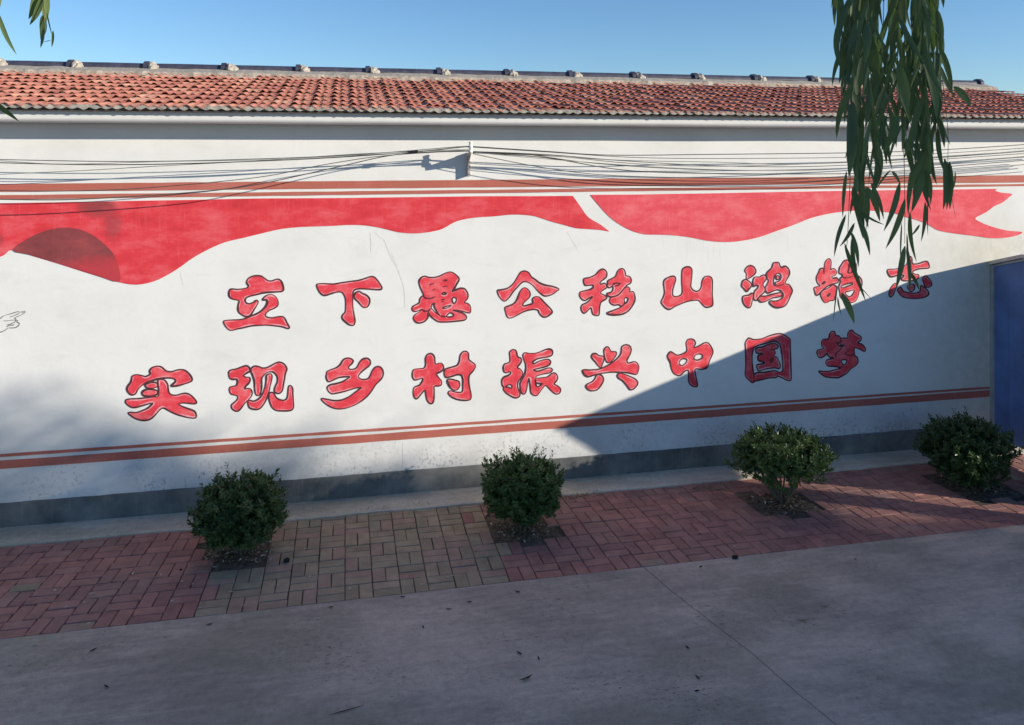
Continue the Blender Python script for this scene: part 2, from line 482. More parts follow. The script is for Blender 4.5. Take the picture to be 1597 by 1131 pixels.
pavement = MB(); pavement.add([(-6, -T_ROAD, -0.016), (12, -T_ROAD, -0.016), (12, -T_APRON, -0.016), (-6, -T_APRON, -0.016)], [(0, 1, 2, 3)])
pavement = pavement.obj('pavement', M['sand'], kind='structure', label='strip of red and olive paving bricks between road and wall')
# apron ledge with a ragged front edge
mb = MB(); nx = 260; vs = []; fs = []
for i in range(nx + 1):
    x = -6 + 18.0 * i / nx
    e = -T_APRON + 0.014 * noise.noise(Vector((x * 2.1, 0, 0))) + 0.010 * noise.noise(Vector((x * 9, 3, 0)))
    zz = 0.020 + 0.004 * noise.noise(Vector((x * 1.3, 7, 0)))
    vs += [(x, 0.05, zz + 0.006), (x, e + 0.02, zz), (x, e, zz - 0.008), (x, e - 0.002, -0.06)]
for i in range(nx):
    a = i * 4
    for k in range(3):
        fs.append((a + k, a + k + 1, a + k + 5, a + k + 4))
mb.add(vs, fs)
mb.obj('apron', M['apron'], kind='structure', label='narrow grey concrete ledge along the foot of the wall')

PLANT = [(-0.82, 0.80), (1.46, 0.86), (3.88, 0.87), (5.88, 0.88)]


def ss(a, b, x):
    u = max(0, min(1, (x - a) / (b - a))); return u * u * (3 - 2 * u)


def skew(x):
    return 0.125 * (1 - ss(-2.0, -0.5, x)) - 0.075 * ss(0.9, 2.6, x)


def warp(u, t):
    return u + skew(u) * (T_ROAD - 0.65 - t)


def brick_mesh(m, sx=0.1940, sy=0.0940):
    b = MB(); hx, hy, c, h = sx / 2, sy / 2, 0.004, 0.05
    v = []
    for z, k in ((-h, 0), (-0.004, 0), (0, c)):
        v += [(-hx + k, -hy + k, z), (hx - k, -hy + k, z), (hx - k, hy - k, z), (-hx + k, hy - k, z)]
    f = [(8, 9, 10, 11)]
    for r in (0, 4):
        for i in range(4):
            j = (i + 1) % 4; f.append((r + i, r + j, r + 4 + j, r + 4 + i))
    b.add(v, f); return b.mesh('brick', m)


BR = [brick_mesh(m) for m in BM_R]; BG = [brick_mesh(m) for m in BM_G]
cell = 0.2
bricks = []
nrow = 7
for ci in range(-17, 48):
    for ri in range(nrow):
        t0 = T_ROAD - 0.002 - cell * (ri + 1)
        for k in range(2):
            if (ci + ri) % 2:
                u, t, ang = ci * cell + 0.1, t0 + 0.05 + 0.1 * k, 0
            else:
                u, t, ang = ci * cell + 0.05 + 0.1 * k, t0 + 0.1, 90
            half = 0.05 if ang == 0 else 0.1
            if t + half < T_APRON + 0.01: continue
            X = warp(u, t)
            if any(abs(X - px_) < 0.27 and abs(t - pt) < 0.27 for px_, pt in PLANT[:3]) or (abs(X - PLANT[3][0]) < 0.3 and abs(t - PLANT[3][1]) < 0.3): continue
            s = skew(u)
            e = 0.05
            stretch = (warp(u + e, t) - warp(u - e, t)) / (2 * e)
            rot = R(ang) + (-s if ang == 90 else 0) + random.gauss(0, 0.008)
            rot = R(ang) - (s if ang == 90 else 0) * -1 * -1 + random.gauss(0, 0.008) if False else rot
            zz = 0.0 + 0.0025 * noise.noise(Vector((X * 1.5, t * 2, 0))) + random.gauss(0, 0.0014)
            if X < -1.02 or X > 1.22:
                red = random.random() > 0.008
            else:
                red = random.random() < 0.03
            if T_ROAD - t < 0.1 and random.random() < 0.18: red = False
            loc = Vector((X + random.gauss(0, 0.001), -t + random.gauss(0, 0.001), zz))
            sxx = stretch if ang == 0 else 1.0
            syy = stretch if ang == 90 else 1.0
            mtx = Matrix.Translation(loc) @ Matrix.Rotation(rot, 4, 'Z') @ Matrix.Rotation(random.gauss(0, 0.006), 4, 'X') @ Matrix.Rotation(random.gauss(0, 0.004), 4, 'Y') @ Matrix.Diagonal((sxx, syy, 1, 1))
            bricks.append(((loc - CAM).length + (100 if X < -3.3 or X > 6.7 else 0), mtx, red, random.randrange(5)))
bricks.sort(key=lambda b: b[0])
for d, mtx, red, k in bricks[:300]:
    put('brick', (BR if red else BG)[k], pavement, mtx)
mb = MB()
proto = BR[0]; pv = [v.co.copy() for v in proto.vertices]; pf = [tuple(p.vertices) for p in proto.polygons]
for d, mtx, red, k in bricks[300:]:
    mb.add([mtx @ v for v in pv], pf, k + (0 if red else 5))
mb.obj('bricks', BM_R + BM_G, pavement, kind='stuff')

# ------------------------------------------------------------------ house
house = thing('house', (2.5, 2.5, 0), 'long single-storey white village house with a red tiled roof and a painted slogan', 'house')
XL, XR = -6.2, 8.72
WT = 3.50
mb = MB()
# wall front face with slight waviness so the sun rakes over it
nxw, nzw = 120, 30
vs = []; fs = []
for j in range(nzw + 1):
    for i in range(nxw + 1):
        x = XL + (XR - XL) * i / nxw; z = WT * j / nzw
        vs.append((x, 0.0004 * noise.noise(Vector((x * 0.9, z * 1.1, 3))) + 0.0004, z))
for j in range(nzw):
    for i in range(nxw):
        a = j * (nxw + 1) + i; fs.append((a, a + 1, a + nxw + 2, a + nxw + 1))
mb.add(vs, fs)
mb.add([(XL, .01, 0), (XR, .01, 0), (XR, 5.2, 0), (XL, 5.2, 0), (XL, .01, WT), (XR, .01, WT), (XR, 5.2, WT), (XL, 5.2, WT), (XR, 2.6, 4.1), (XL, 2.6, 4.1)],
       [(1, 2, 6, 8, 5), (2, 3, 7, 6), (3, 0, 4, 9, 7)])
wall = mb.obj('wall', M['wall'], house, label='white painted wall with a red slogan, ribbon and stripes')

mb = MB(); vs = []; fs = []; nn = 300
for i in range(nn + 1):
    x = XL + (XR - XL) * i / nn
    top = 0.232 + 0.004 * noise.noise(Vector((x * 6, 0, 0))) + 0.003 * noise.noise(Vector((x * 1.1, 5, 0)))
    vs += [(x, -0.010, 0.0), (x, -0.010, top - 0.004), (x, -0.002, top)]
for i in range(nn):
    a = i * 3
    fs += [(a, a + 3, a + 4, a + 1), (a + 1, a + 4, a + 5, a + 2)]
mb.add(vs, fs); mb.obj('plinth', M['plinth'], house)

# painted stripes (flat paint on the wall)
def stripe(y0l, y1l, y0r, y1r, xr, xl=-60):
    m = MB(); vs = []; fs = []; n = 160
    a0, a1 = P(0, y0l).z, P(0, y1l).z; b0, b1 = P(1520, y0r).z, P(1520, y1r).z
    xa, xb = P(0, 0).x, P(1520, 0).x
    x0, x1 = P(xl, 0).x, P(xr, 0).x
    for i in range(n + 1):
        x = x0 + (x1 - x0) * i / n; u = (x - xa) / (xb - xa)
        e = 0.0025 * noise.noise(Vector((x * 4, y0l, 0))); e2 = 0.0025 * noise.noise(Vector((x * 4, y1l, 9)))
        vs += [(x, -0.0035, a1 + (b1 - a1) * u + e2), (x, -0.0035, a0 + (b0 - a0) * u + e)]
    for i in range(n): fs.append((2 * i, 2 * i + 2, 2 * i + 3, 2 * i + 1))
    m.add(vs, fs); m.obj('painted_stripe', M['brown'], wall)


stripe(287, 299.3, 274, 285.2, 1640)
stripe(304.3, 311.2, 287.8, 291.2, 1640)
stripe(708, 713, 604.5, 608, 1543)
stripe(718.5, 731.6, 610, 620.5, 1543)

# painted ribbon
rib = [(-60, 318), (60, 316), (120, 315), (200, 313.5), (288, 312), (400, 309.6), (520, 309), (640, 307.5), (760, 306), (840, 306), (893, 305.5), (903, 319), (914, 335), (922, 342), (936, 350), (945, 357), (950, 361), (938, 359), (920, 357.5), (899, 356), (880, 351), (858, 345), (835, 337.5), (815, 335), (795, 335), (770, 337.5), (745, 339), (725, 342), (708, 347), (690, 357), (675, 361), (657, 363.5), (640, 364), (620, 362), (600, 357), (580, 353), (560, 351), (540, 351), (525, 352), (500, 353), (470, 354), (440, 357), (413, 363), (380, 371), (351, 378), (325, 389), (300, 403), (282, 416), (263, 428), (240, 439), (213, 444), (185, 440), (150, 430), (90, 411), (50, 399), (19, 390), (8, 397), (0, 401), (-60, 420)]
mb = MB(); L = rib[:11] + smooth_path(rib[10:-1], False, 3)[1:] + [rib[-1]]
fill(mb, [L], -0.003)
mb.obj('painted_ribbon', M['red'], wall, label='left length of the painted red ribbon')
mb = MB()
fold = [(20, 390), (50, 369), (75, 359), (100, 355), (125, 358), (150, 370), (175, 393), (185, 415), (186, 439.5), (150, 429), (100, 413), (50, 398)]
fill(mb, [smooth_path(fold, True, 3)], -0.0055); mb.obj('painted_fold', M['maroon'], wall)
rib2 = [(920, 304), (1000, 303.4), (1030, 302.8), (1100, 301.8), (1200, 299.8), (1300, 298), (1400, 296.5), (1500, 295.4), (1556, 294.6), (1552, 297.5), (1562, 300.5), (1578, 302.5), (1573, 308), (1563, 316), (1550, 322), (1538, 331), (1521, 340), (1528, 346), (1545, 353), (1570, 359.5), (1594, 362), (1585, 367.5), (1562, 371.5), (1540, 371), (1520, 368), (1495, 365), (1465, 360), (1448, 351), (1432, 344), (1414, 339), (1395, 333), (1370, 329.5), (1345, 328), (1320, 329.5), (1295, 333), (1265, 340), (1240, 350), (1212, 360), (1180, 371), (1150, 376.5), (1125, 377.5), (1100, 375), (1075, 370), (1050, 367), (1025, 366), (1005, 365.5), (985, 360), (966, 350), (950, 338), (935, 322)]
mb = MB(); L = rib2[:9] + smooth_path(rib2[8:] + [rib2[0]], False, 3)[1:-1]
fill(mb, [L], -0.003); mb.obj('painted_ribbon', M['palered'], wall, label='right length of the painted red ribbon with a forked end')

# --- the slogan, each character traced as brush-filled shapes with a dark hand-drawn outline
CH = {}
CH['立'] = (340, 430, [[[(600,200),(565,150),(565,100),(600,50),(680,10),(790,0),(860,15),(920,55),(985,98),(1060,100),(1130,75),(1190,70),(1240,110),(1270,180),(1285,270),(1250,310),(1150,318),(1000,325),(870,340),(760,370),(640,400),(560,430),(530,480),(550,530),(610,550),(690,525),(750,480),(790,510),(770,570),(720,650),(670,730),(620,790),(540,800),(470,770),(410,720),(390,650),(400,560),(410,490),(330,470),(250,440),(215,380),(220,300),(260,260),(360,268),(470,260),(560,240)]],
 [[(110,900),(150,875),(300,865),(430,860),(540,835),(650,790),(760,745),(850,690),(920,620),(965,540),(960,480),(920,475),(870,470),(930,400),(1000,370),(1080,375),(1150,430),(1185,520),(1170,590),(1100,640),(1010,680),(950,730),(930,780),(970,815),(1060,825),(1160,805),(1260,800),(1310,840),(1350,920),(1400,1010),(1370,1035),(1250,1000),(1100,980),(950,970),(800,975),(650,985),(500,1020),(380,1045),(270,1075),(200,1050),(140,980)]]], [])
CH['下'] = (485, 425, [[[(110,250),(160,220),(300,220),(450,225),(600,200),(780,175),(950,150),(1080,110),(1170,80),(1240,90),(1300,150),(1350,220),(1390,290),(1370,335),(1250,335),(1100,325),(950,322),(860,340),(825,400),(820,550),(825,700),(850,850),(865,950),(840,1030),(760,1030),(690,980),(620,910),(615,840),(670,770),(680,650),(675,520),(640,430),(590,385),(510,385),(400,415),(280,450),(210,430),(150,360)]],
 [[(850,440),(880,395),(940,370),(1010,410),(1100,455),(1150,530),(1140,620),(1100,680),(1030,685),(980,640),(920,570),(850,500)]]], [])
CH['愚'] = (635, 420, [[[(230,240),(270,170),(340,135),(420,155),(530,160),(640,130),(740,80),(840,50),(920,80),(1000,150),(1015,210),(970,290),(930,370),(880,435),(960,400),(1050,370),(1130,385),(1180,460),(1195,540),(1160,610),(1120,650),(1190,670),(1240,730),(1245,830),(1210,860),(1120,835),(1000,805),(890,800),(1000,830),(1100,865),(1160,920),(1150,980),(1090,1005),(950,1020),(780,1035),(620,1030),(530,980),(450,910),(410,850),(410,900),(400,960),(330,1030),(230,1055),(160,1030),(120,960),(150,890),(230,840),(300,775),(220,815),(140,830),(95,790),(110,730),(180,690),(240,650),(250,580),(300,525),(330,530),(300,450),(250,340)],
  [(470,750),(500,680),(540,670),(525,720),(560,790),(600,860),(640,905),(570,860),(510,800)], [(885,565),(950,560),(965,610),(925,670),(890,640)], [(700,755),(780,725),(870,705),(800,750),(720,772)], [(770,925),(840,855),(915,895),(860,932)], [(680,482),(720,458),(770,477),(720,497)]]],
 [[(330,530),(380,565),(480,565),(550,530)], [(640,905),(740,925),(770,925)], [(400,830),(440,800),(470,760)], [(450,310),(480,285),(530,285)], [(500,410),(560,385)], [(710,345),(750,330),(790,335)], [(710,225),(745,205),(780,212),(740,235)], [(680,590),(740,590)], [(300,780),(340,810),(400,825)], [(690,620),(720,630)]])
CH['公'] = (765, 415, [[[(135,480),(210,465),(320,440),(400,390),(470,310),(530,210),(590,120),(670,95),(750,130),(800,210),(870,260),(960,330),(1080,375),(1220,400),(1340,450),(1290,500),(1200,560),(1080,590),(1000,555),(900,460),(830,380),(740,320),(670,305),(600,335),(530,410),(440,510),(370,610),(280,690),(200,640),(150,560)]],
 [[(280,820),(340,785),(440,745),(500,690),(540,600),(580,500),(640,430),(700,430),(760,490),(780,570),(740,640),(670,700),(635,750),(650,785),(740,760),(820,735),(830,690),(820,650),(860,605),(930,600),(990,640),(1060,720),(1150,810),(1210,890),(1180,940),(1080,1000),(1010,985),(960,930),(930,870),(860,850),(750,865),(640,900),(530,960),(400,1020),(330,1000),(300,920)]]], [])
CH['移'] = (890, 410, [[[(250,350),(270,305),(370,285),(480,235),(560,150),(630,120),(690,160),(710,220),(690,290),(610,350),(575,390),(590,415),(660,400),(700,430),(700,490),(640,530),(585,590),(640,620),(700,660),(700,700),(640,740),(590,780),(570,860),(560,960),(550,1025),(480,1030),(430,1000),(410,920),(395,880),(350,920),(270,990),(220,950),(200,880),(230,820),(310,785),(370,730),(430,660),(360,690),(280,740),(215,710),(170,640),(190,570),(280,545),(380,520),(440,480),(430,440),(360,440),(280,440)]],
 [[(725,420),(730,350),(800,310),(880,260),(915,170),(980,110),(1040,125),(1070,190),(1080,250),(1150,265),(1190,330),(1170,400),(1100,440),(1030,520),(970,590),(900,640),(800,665),(730,650),(715,600),(800,570),(830,510),(820,450),(770,490),(720,465)]],
 [[(770,700),(820,670),(920,640),(1000,560),(1060,490),(1120,470),(1160,510),(1160,570),(1220,560),(1250,620),(1260,720),(1220,820),(1140,930),(1030,1000),(900,1020),(780,1015),(710,985),(800,945),(900,905),(990,860),(930,820),(850,830),(780,790),(760,740)], [(1055,760),(1050,710),(1085,680),(1125,700),(1110,760),(1060,800)]]],
 [[(820,450),(870,400),(990,395)], [(990,860),(1050,810),(1060,770)], [(870,460),(940,430),(970,400)]])
CH['山'] = (1015, 405, [[[(200,830),(240,740),(265,650),(260,560),(250,470),(265,400),(330,355),(420,320),(475,340),(485,400),(460,490),(430,590),(425,680),(460,720),(530,715),(600,680),(615,600),(605,450),(605,280),(620,190),(680,145),(760,145),(805,200),(805,320),(790,450),(785,530),(820,590),(880,620),(940,605),(985,540),(1000,430),(1040,350),(1100,320),(1170,335),(1205,400),(1205,550),(1205,700),(1215,800),(1205,900),(1100,935),(1040,910),(980,850),(930,800),(820,800),(700,825),(560,880),(450,930),(370,975),(300,955),(240,900)]]], [])
CH['鸿'] = (1140, 400, [[[(300,440),(300,340),(265,280),(310,210),(380,175),(450,210),(485,280),(470,340),(400,400),(320,445)]], [[(210,530),(240,470),(300,455),(390,520),(400,580),(350,640),(305,690),(240,620),(205,580)]], [[(225,800),(260,770),(350,755),(410,715),(440,750),(420,850),(390,970),(345,1010),(270,960),(230,880)]],
 [[(430,520),(440,440),(480,400),(560,400),(620,365),(670,370),(690,420),(670,480),(630,530),(640,590),(665,640),(660,690),(620,730),(570,770),(530,820),(500,860),(450,840),(445,760),(470,670),(520,620),(530,570),(480,570),(440,590)]],
 [[(700,420),(700,330),(740,280),(800,220),(830,130),(880,115),(935,125),(960,190),(990,215),(1050,190),(1110,225),(1145,300),(1130,380),(1090,450),(1060,530),(1130,550),(1180,620),(1200,680),(1160,780),(1110,890),(1050,970),(930,1005),(840,985),(760,920),(770,870),(850,875),(950,850),(1010,800),(1020,740),(970,670),(890,655),(800,690),(730,720),(690,690),(670,620),(710,540),(735,470)], [(830,540),(830,450),(860,370),(920,330),(970,350),(985,410),(950,470),(890,500),(860,520),(880,560),(850,570)]],
 [[(875,400),(910,375),(950,395),(940,440),(900,450)]],
 [[(530,830),(580,780),(680,775),(800,740),(920,715),(980,710),(995,750),(960,790),(850,805),(750,840),(650,890),(580,890)]]], [[(860,570),(940,575),(1060,530)]])
CH['鹄'] = (1255, 395, [[[(190,740),(180,680),(230,655),(300,640),(260,600),(230,530),(230,460),(270,380),(300,310),(350,295),(380,310),(390,200),(430,130),(480,105),(515,150),(515,250),(505,330),(540,300),(590,310),(630,370),(600,430),(530,460),(550,490),(620,480),(655,530),(640,580),(560,600),(460,640),(380,700),(330,740),(270,810),(220,820)]],
 [[(320,760),(370,720),(450,690),(540,625),(600,635),(630,690),(610,780),(590,860),(570,920),(500,930),(430,970),(380,960),(330,880),(310,810)], [(440,830),(480,790),(500,800),(460,845)]],
 [[(670,360),(680,290),(730,210),(770,150),(830,130),(880,180),(940,170),(1000,200),(1010,280),(1010,370),(990,420),(1060,450),(1110,520),(1120,600),(1100,680),(1070,740),(1040,860),(980,950),(880,970),(780,930),(700,850),(690,780),(670,700),(670,640),(700,560),(690,500),(740,450),(720,410),(680,400)], [(700,660),(760,625),(850,595),(930,585),(930,615),(850,640),(760,672)], [(790,770),(870,745),(970,720),(950,790),(890,850),(830,830)]]],
 [[(335,605),(370,570),(400,540)], [(345,610),(385,585),(405,550)], [(380,310),(385,400)], [(740,450),(760,470),(830,480),(990,430)], [(850,200),(870,280),(850,370),(920,380),(930,280),(880,260)]])
CH['志'] = (1370, 390, [[[(170,400),(200,375),(300,375),(400,355),(500,320),(560,260),(580,160),(620,125),(655,170),(660,250),(700,275),(800,260),(900,225),(960,230),(990,290),(990,350),(900,360),(800,370),(700,400),(670,440),(720,475),(780,480),(790,530),(740,580),(650,600),(560,605),(480,600),(450,560),(500,500),(400,490),(330,510),(240,525),(190,470)]],
 [[(200,860),(220,780),(270,700),(330,650),(360,690),(320,800),(280,890),(230,920)]], [[(860,560),(920,500),(970,540),(1030,620),(1040,690),(980,730),(910,720),(880,640)]],
 [[(370,780),(430,730),(480,800),(560,830),(680,845),(800,820),(820,750),(830,690),(900,740),(970,810),(970,880),(880,930),(740,950),(600,945),(480,920),(400,850)]], [[(560,700),(620,665),(700,680),(700,760),(640,815),(590,780)]]], [])
CH['实'] = (190, 568, [[[(560,180),(545,130),(590,70),(680,40),(770,50),(820,90),(880,135),(980,145),(1080,115),(1160,105),(1240,120),(1310,180),(1360,250),(1380,310),(1340,350),(1220,390),(1090,425),(975,430),(990,400),(1045,350),(1050,310),(1000,280),(880,270),(740,285),(600,320),(500,355),(420,400),(360,450),(310,510),(270,580),(200,605),(140,570),(100,500),(120,430),(165,370),(190,300),(200,240),(270,205),(370,215),(460,240),(530,215)]],
 [[(715,310),(780,300),(850,320),(900,400),(910,480),(930,560),(980,600),(1080,605),(1170,580),(1260,570),(1340,600),(1420,670),(1465,740),(1440,775),(1330,770),(1200,760),(1120,785),(1180,825),(1300,870),(1420,920),(1460,1000),(1440,1055),(1320,1050),(1200,1020),(1080,985),(960,930),(850,870),(800,860),(740,900),(670,980),(600,1050),(510,1095),(400,1100),(280,1070),(180,1010),(130,960),(160,940),(280,945),(400,910),(510,860),(590,790),(600,765),(500,785),(380,820),(250,850),(160,830),(80,760),(85,700),(150,680),(300,675),(450,660),(600,640),(715,625),(725,500),(710,400)]],
 [[(460,410),(520,370),(620,350),(695,380),(695,440),(620,470),(510,470)]], [[(400,560),(440,510),(540,490),(640,500),(695,520),(700,580),(640,615),(520,630),(430,610)]]], [])
CH['现'] = (345, 558, [[[(145,290),(190,240),(290,220),(400,180),(490,155),(545,190),(565,260),(500,300),(440,350),(490,380),(550,385),(570,430),(540,500),(480,560),(460,610),(520,600),(580,615),(610,680),(590,760),(520,840),(450,910),(400,980),(340,1040),(280,1045),(215,1000),(200,930),(250,880),(310,820),(320,750),(250,730),(190,710),(160,640),(170,580),(220,560),(290,545),(320,480),(300,420),(220,425),(160,390)]],
 [[(590,210),(650,165),(730,170),(810,200),(900,190),(1000,140),(1100,90),(1170,90),(1250,140),(1290,220),(1260,310),(1240,420),(1220,540),(1200,640),(1140,700),(1070,685),(1040,640),(1060,560),(1100,470),(1100,380),(1060,310),(1000,275),(920,285),(850,330),(800,400),(790,500),(790,600),(770,710),(720,745),(670,700),(655,580),(650,460),(620,350),(585,270)]],
 [[(890,340),(960,310),(1000,350),(990,440),(960,560),(940,660),(900,780),(840,900),(750,1000),(650,1010),(560,980),(525,900),(540,830),(640,850),(740,800),(810,710),(850,600),(880,480),(885,400)]],
 [[(945,700),(1000,675),(1045,710),(1080,780),(1150,820),(1230,830),(1290,790),(1310,680),(1320,580),(1350,540),(1400,590),(1405,700),(1415,830),(1420,960),(1370,1030),(1220,1040),(1080,1030),(1000,970),(960,880),(935,780)]]], [])
CH['乡'] = (490, 552, [[[(240,400),(250,345),(320,310),(430,270),(510,210),(560,130),(620,85),(700,85),(765,130),(740,190),(680,250),(690,295),(770,300),(840,260),(880,180),(940,110),(1010,85),(1080,110),(1105,180),(1070,240),(990,300),(910,370),(865,440),(900,485),(980,500),(1060,480),(1100,420),(1140,330),(1200,260),(1280,250),(1340,310),(1355,400),(1310,500),(1210,600),(1130,720),(1040,830),(920,930),(780,1010),(640,1060),(500,1080),(360,1055),(240,990),(150,910),(150,870),(260,890),(400,915),(540,900),(680,840),(790,760),(870,700),(920,660),(820,670),(700,705),(580,740),(440,770),(340,780),(270,720),(255,650),(320,605),(440,580),(560,540),(640,490),(700,450),(600,450),(480,465),(360,520),(280,545),(240,480)]]], [])
CH['村'] = (630, 545, [[[(165,470),(190,395),(280,375),(390,365),(425,290),(420,180),(460,100),(530,80),(590,130),(605,210),(620,285),(700,265),(760,290),(775,380),(710,440),(640,480),(680,550),(740,620),(730,700),(660,720),(595,720),(595,830),(590,950),(570,1040),(520,1065),(460,1010),(430,900),(410,800),(350,860),(290,930),(240,970),(190,910),(180,800),(210,735),(300,700),(360,620),(365,565),(290,585),(210,600),(170,540)]],
 [[(790,440),(810,385),(920,350),(1040,310),(1085,230),(1100,120),(1150,50),(1210,35),(1265,80),(1270,190),(1320,240),(1390,290),(1400,350),(1350,430),(1280,510),(1270,630),(1290,760),(1320,900),(1300,980),(1200,1000),(1050,980),(930,930),(865,860),(900,810),(1000,830),(1100,840),(1150,810),(1150,700),(1155,600),(1130,510),(1050,495),(930,530),(830,550),(795,500)]],
 [[(850,600),(900,580),(1000,600),(1080,630),(1095,700),(1060,780),(990,800),(920,760),(870,680)]]], [])
CH['振'] = (770, 538, [[[(190,420),(220,370),(310,335),(315,230),(310,140),(370,90),(430,105),(455,170),(470,230),(530,260),(540,320),(500,390),(465,440),(530,480),(570,550),(540,640),(490,700),(465,780),(480,860),(515,940),(500,1010),(430,1040),(340,1005),(240,940),(190,870),(200,830),(170,800),(155,700),(200,630),(280,600),(330,560),(320,525),(260,550),(205,530),(190,480)], [(230,818),(300,780),(355,800),(345,850),(290,830)]],
 [[(570,200),(610,150),(700,165),(820,160),(920,130),(1020,90),(1100,80),(1150,120),(1145,190),(1080,230),(960,250),(860,270),(790,310),(760,350),(800,365),(900,315),(1000,285),(1080,285),(1115,330),(1090,390),(1000,430),(880,460),(780,490),(850,512),(960,485),(1060,452),(1130,455),(1150,500),(1100,545),(1000,565),(900,590),(830,620),(840,650),(940,640),(1050,625),(1130,570),(1190,545),(1240,590),(1250,660),(1210,730),(1180,765),(1250,800),(1310,860),(1300,930),(1240,965),(1170,935),(1090,860),(1020,795),(960,850),(900,930),(850,990),(790,990),(730,940),(715,820),(700,700),(690,650),(665,740),(650,850),(620,940),(580,965),(540,920),(520,830),(520,740),(570,650),(610,560),(630,450),(620,370),(590,290)], [(835,750),(900,757),(950,760),(895,805),(850,820)]]], [[(825,645),(825,740),(845,815)]])
CH['兴'] = (900, 530, [[[(280,320),(310,275),(370,270),(430,310),(520,325),(525,390),(500,470),(470,545),(420,520),(360,440),(300,370)]], [[(525,200),(560,150),(600,135),(640,180),(670,225),(760,235),(770,290),(720,370),(660,430),(600,450),(560,400),(535,310)]],
 [[(110,590),(230,590),(360,585),(470,560),(600,500),(720,420),(820,330),(865,240),(875,140),(950,95),(1030,120),(1060,190),(1040,280),(990,370),(975,420),(1010,455),(1090,430),(1160,440),(1210,520),(1200,610),(1165,680),(1080,665),(950,640),(820,635),(650,635),(500,655),(370,680),(260,715),(200,720),(140,680)]],
 [[(380,690),(440,680),(500,720),(515,800),(470,890),(400,970),(310,1000),(220,980),(170,910),(210,860),(290,820),(350,760)]], [[(790,700),(820,655),(900,665),(1020,710),(1140,770),(1190,840),(1160,910),(1090,970),(1030,970),(970,890),(890,800),(810,750)]]], [])
CH['中'] = (1030, 522, [[[(135,420),(160,370),(200,335),(260,365),(330,400),(430,375),(510,325),(515,260),(500,170),(530,100),(600,80),(660,110),(685,170),(660,230),(680,250),(770,210),(860,160),(930,160),(990,230),(1030,330),(1000,430),(960,520),(930,620),(890,665),(800,680),(680,675),(690,800),(720,950),(715,1015),(640,1015),(570,960),(545,870),(550,780),(545,700),(470,720),(400,790),(340,800),(260,760),(210,660),(190,550),(150,470)], [(365,560),(400,490),(470,470),(520,500),(490,560),(420,605)], [(655,450),(690,400),(750,380),(820,400),(810,460),(740,495),(680,490)]]], [])
CH['国'] = (1145, 515, [[[(220,240),(280,155),(360,180),(440,180),(560,160),(700,105),(820,75),(930,70),(1030,125),(1100,180),(1100,320),(1105,500),(1110,700),(1115,860),(1110,980),(1040,985),(950,940),(850,900),(820,930),(680,935),(540,970),(400,1000),(360,1030),(290,980),(215,880),(225,700),(220,500),(220,350)],
  [(360,440),(400,340),(490,290),(620,260),(720,225),(820,225),(895,285),(920,400),(940,520),(950,680),(945,790),(890,825),(800,792),(680,808),(560,828),(440,835),(385,865),(365,740),(350,600)]],
 [[(420,380),(450,345),(560,325),(650,285),(740,255),(820,268),(862,320),(830,360),(780,380),(810,440),(780,510),(830,520),(870,600),(905,690),(880,750),(790,740),(680,750),(560,775),(480,800),(445,740),(445,680),(520,665),(590,650),(560,620),(480,600),(460,540),(480,490),(560,465),(530,450),(450,450),(425,420)]]], [[(385,860),(380,1000)], [(830,830),(850,900)], [(700,400),(740,370),(770,395)], [(715,640),(700,590),(750,540),(750,590),(715,640)]])
CH['梦'] = (1260, 508, [[[(170,530),(190,480),(260,460),(320,440),(270,400),(265,320),(300,270),(400,255),(420,170),(460,115),(520,115),(545,190),(600,195),(640,240),(720,240),(780,240),(775,160),(820,90),(870,90),(910,140),(980,180),(1040,220),(1030,290),(970,330),(1050,360),(1110,420),(1125,480),(1100,505),(1040,475),(960,440),(910,440),(910,570),(960,620),(985,700),(940,780),(850,840),(760,930),(660,990),(580,1020),(440,1015),(340,1000),(250,940),(210,890),(300,895),(430,890),(540,860),(640,830),(540,800),(440,795),(370,780),(345,720),(370,670),(450,650),(500,630),(430,620),(380,570),(370,540),(330,590),(250,630),(200,600)], [(650,680),(740,670),(755,720),(700,770),(670,730)], [(575,362),(620,348),(662,390),(715,380),(665,412),(620,392)]]],
 [[(640,830),(690,770)], [(700,550),(800,575),(910,570)], [(380,540),(390,490),(430,470)], [(540,620),(550,540),(620,480),(660,420)], [(640,240),(635,300),(660,330)], [(770,520),(790,450)], [(720,560),(750,500)], [(550,350),(590,325),(635,330)]])
seed = 1.0
for ch, (ox, oy, shapes, lines) in CH.items():
    mb = MB(); k = 120 / 1508.0
    cv = lambda L: [(ox + a * k, oy + b * k) for a, b in L]
    for si, shp in enumerate(shapes):
        yb = -0.0014 - 0.0006 * si
        loops = [smooth_path(cv(lp), True, 3) for lp in shp]
        fill(mb, loops, yb, 0)
        for li, lp in enumerate(loops):
            seed += 1.7
            stroke(mb, lp, 0.010, yb - 0.0003, 2, True, seed, 0.0115 if li == 0 else -0.0115)
            stroke(mb, lp, 0.0140, yb - 0.0006, 1, True, seed)
    for ln in lines:
        seed += 1.3
        stroke(mb, smooth_path(cv(ln), False, 4), 0.011, -0.0062, 1, False, seed)
    mb.obj('painted_character', [M['letter'], M['line'], M['rim']], wall, label='red brush-painted character ' + ch + ' with dark outline')

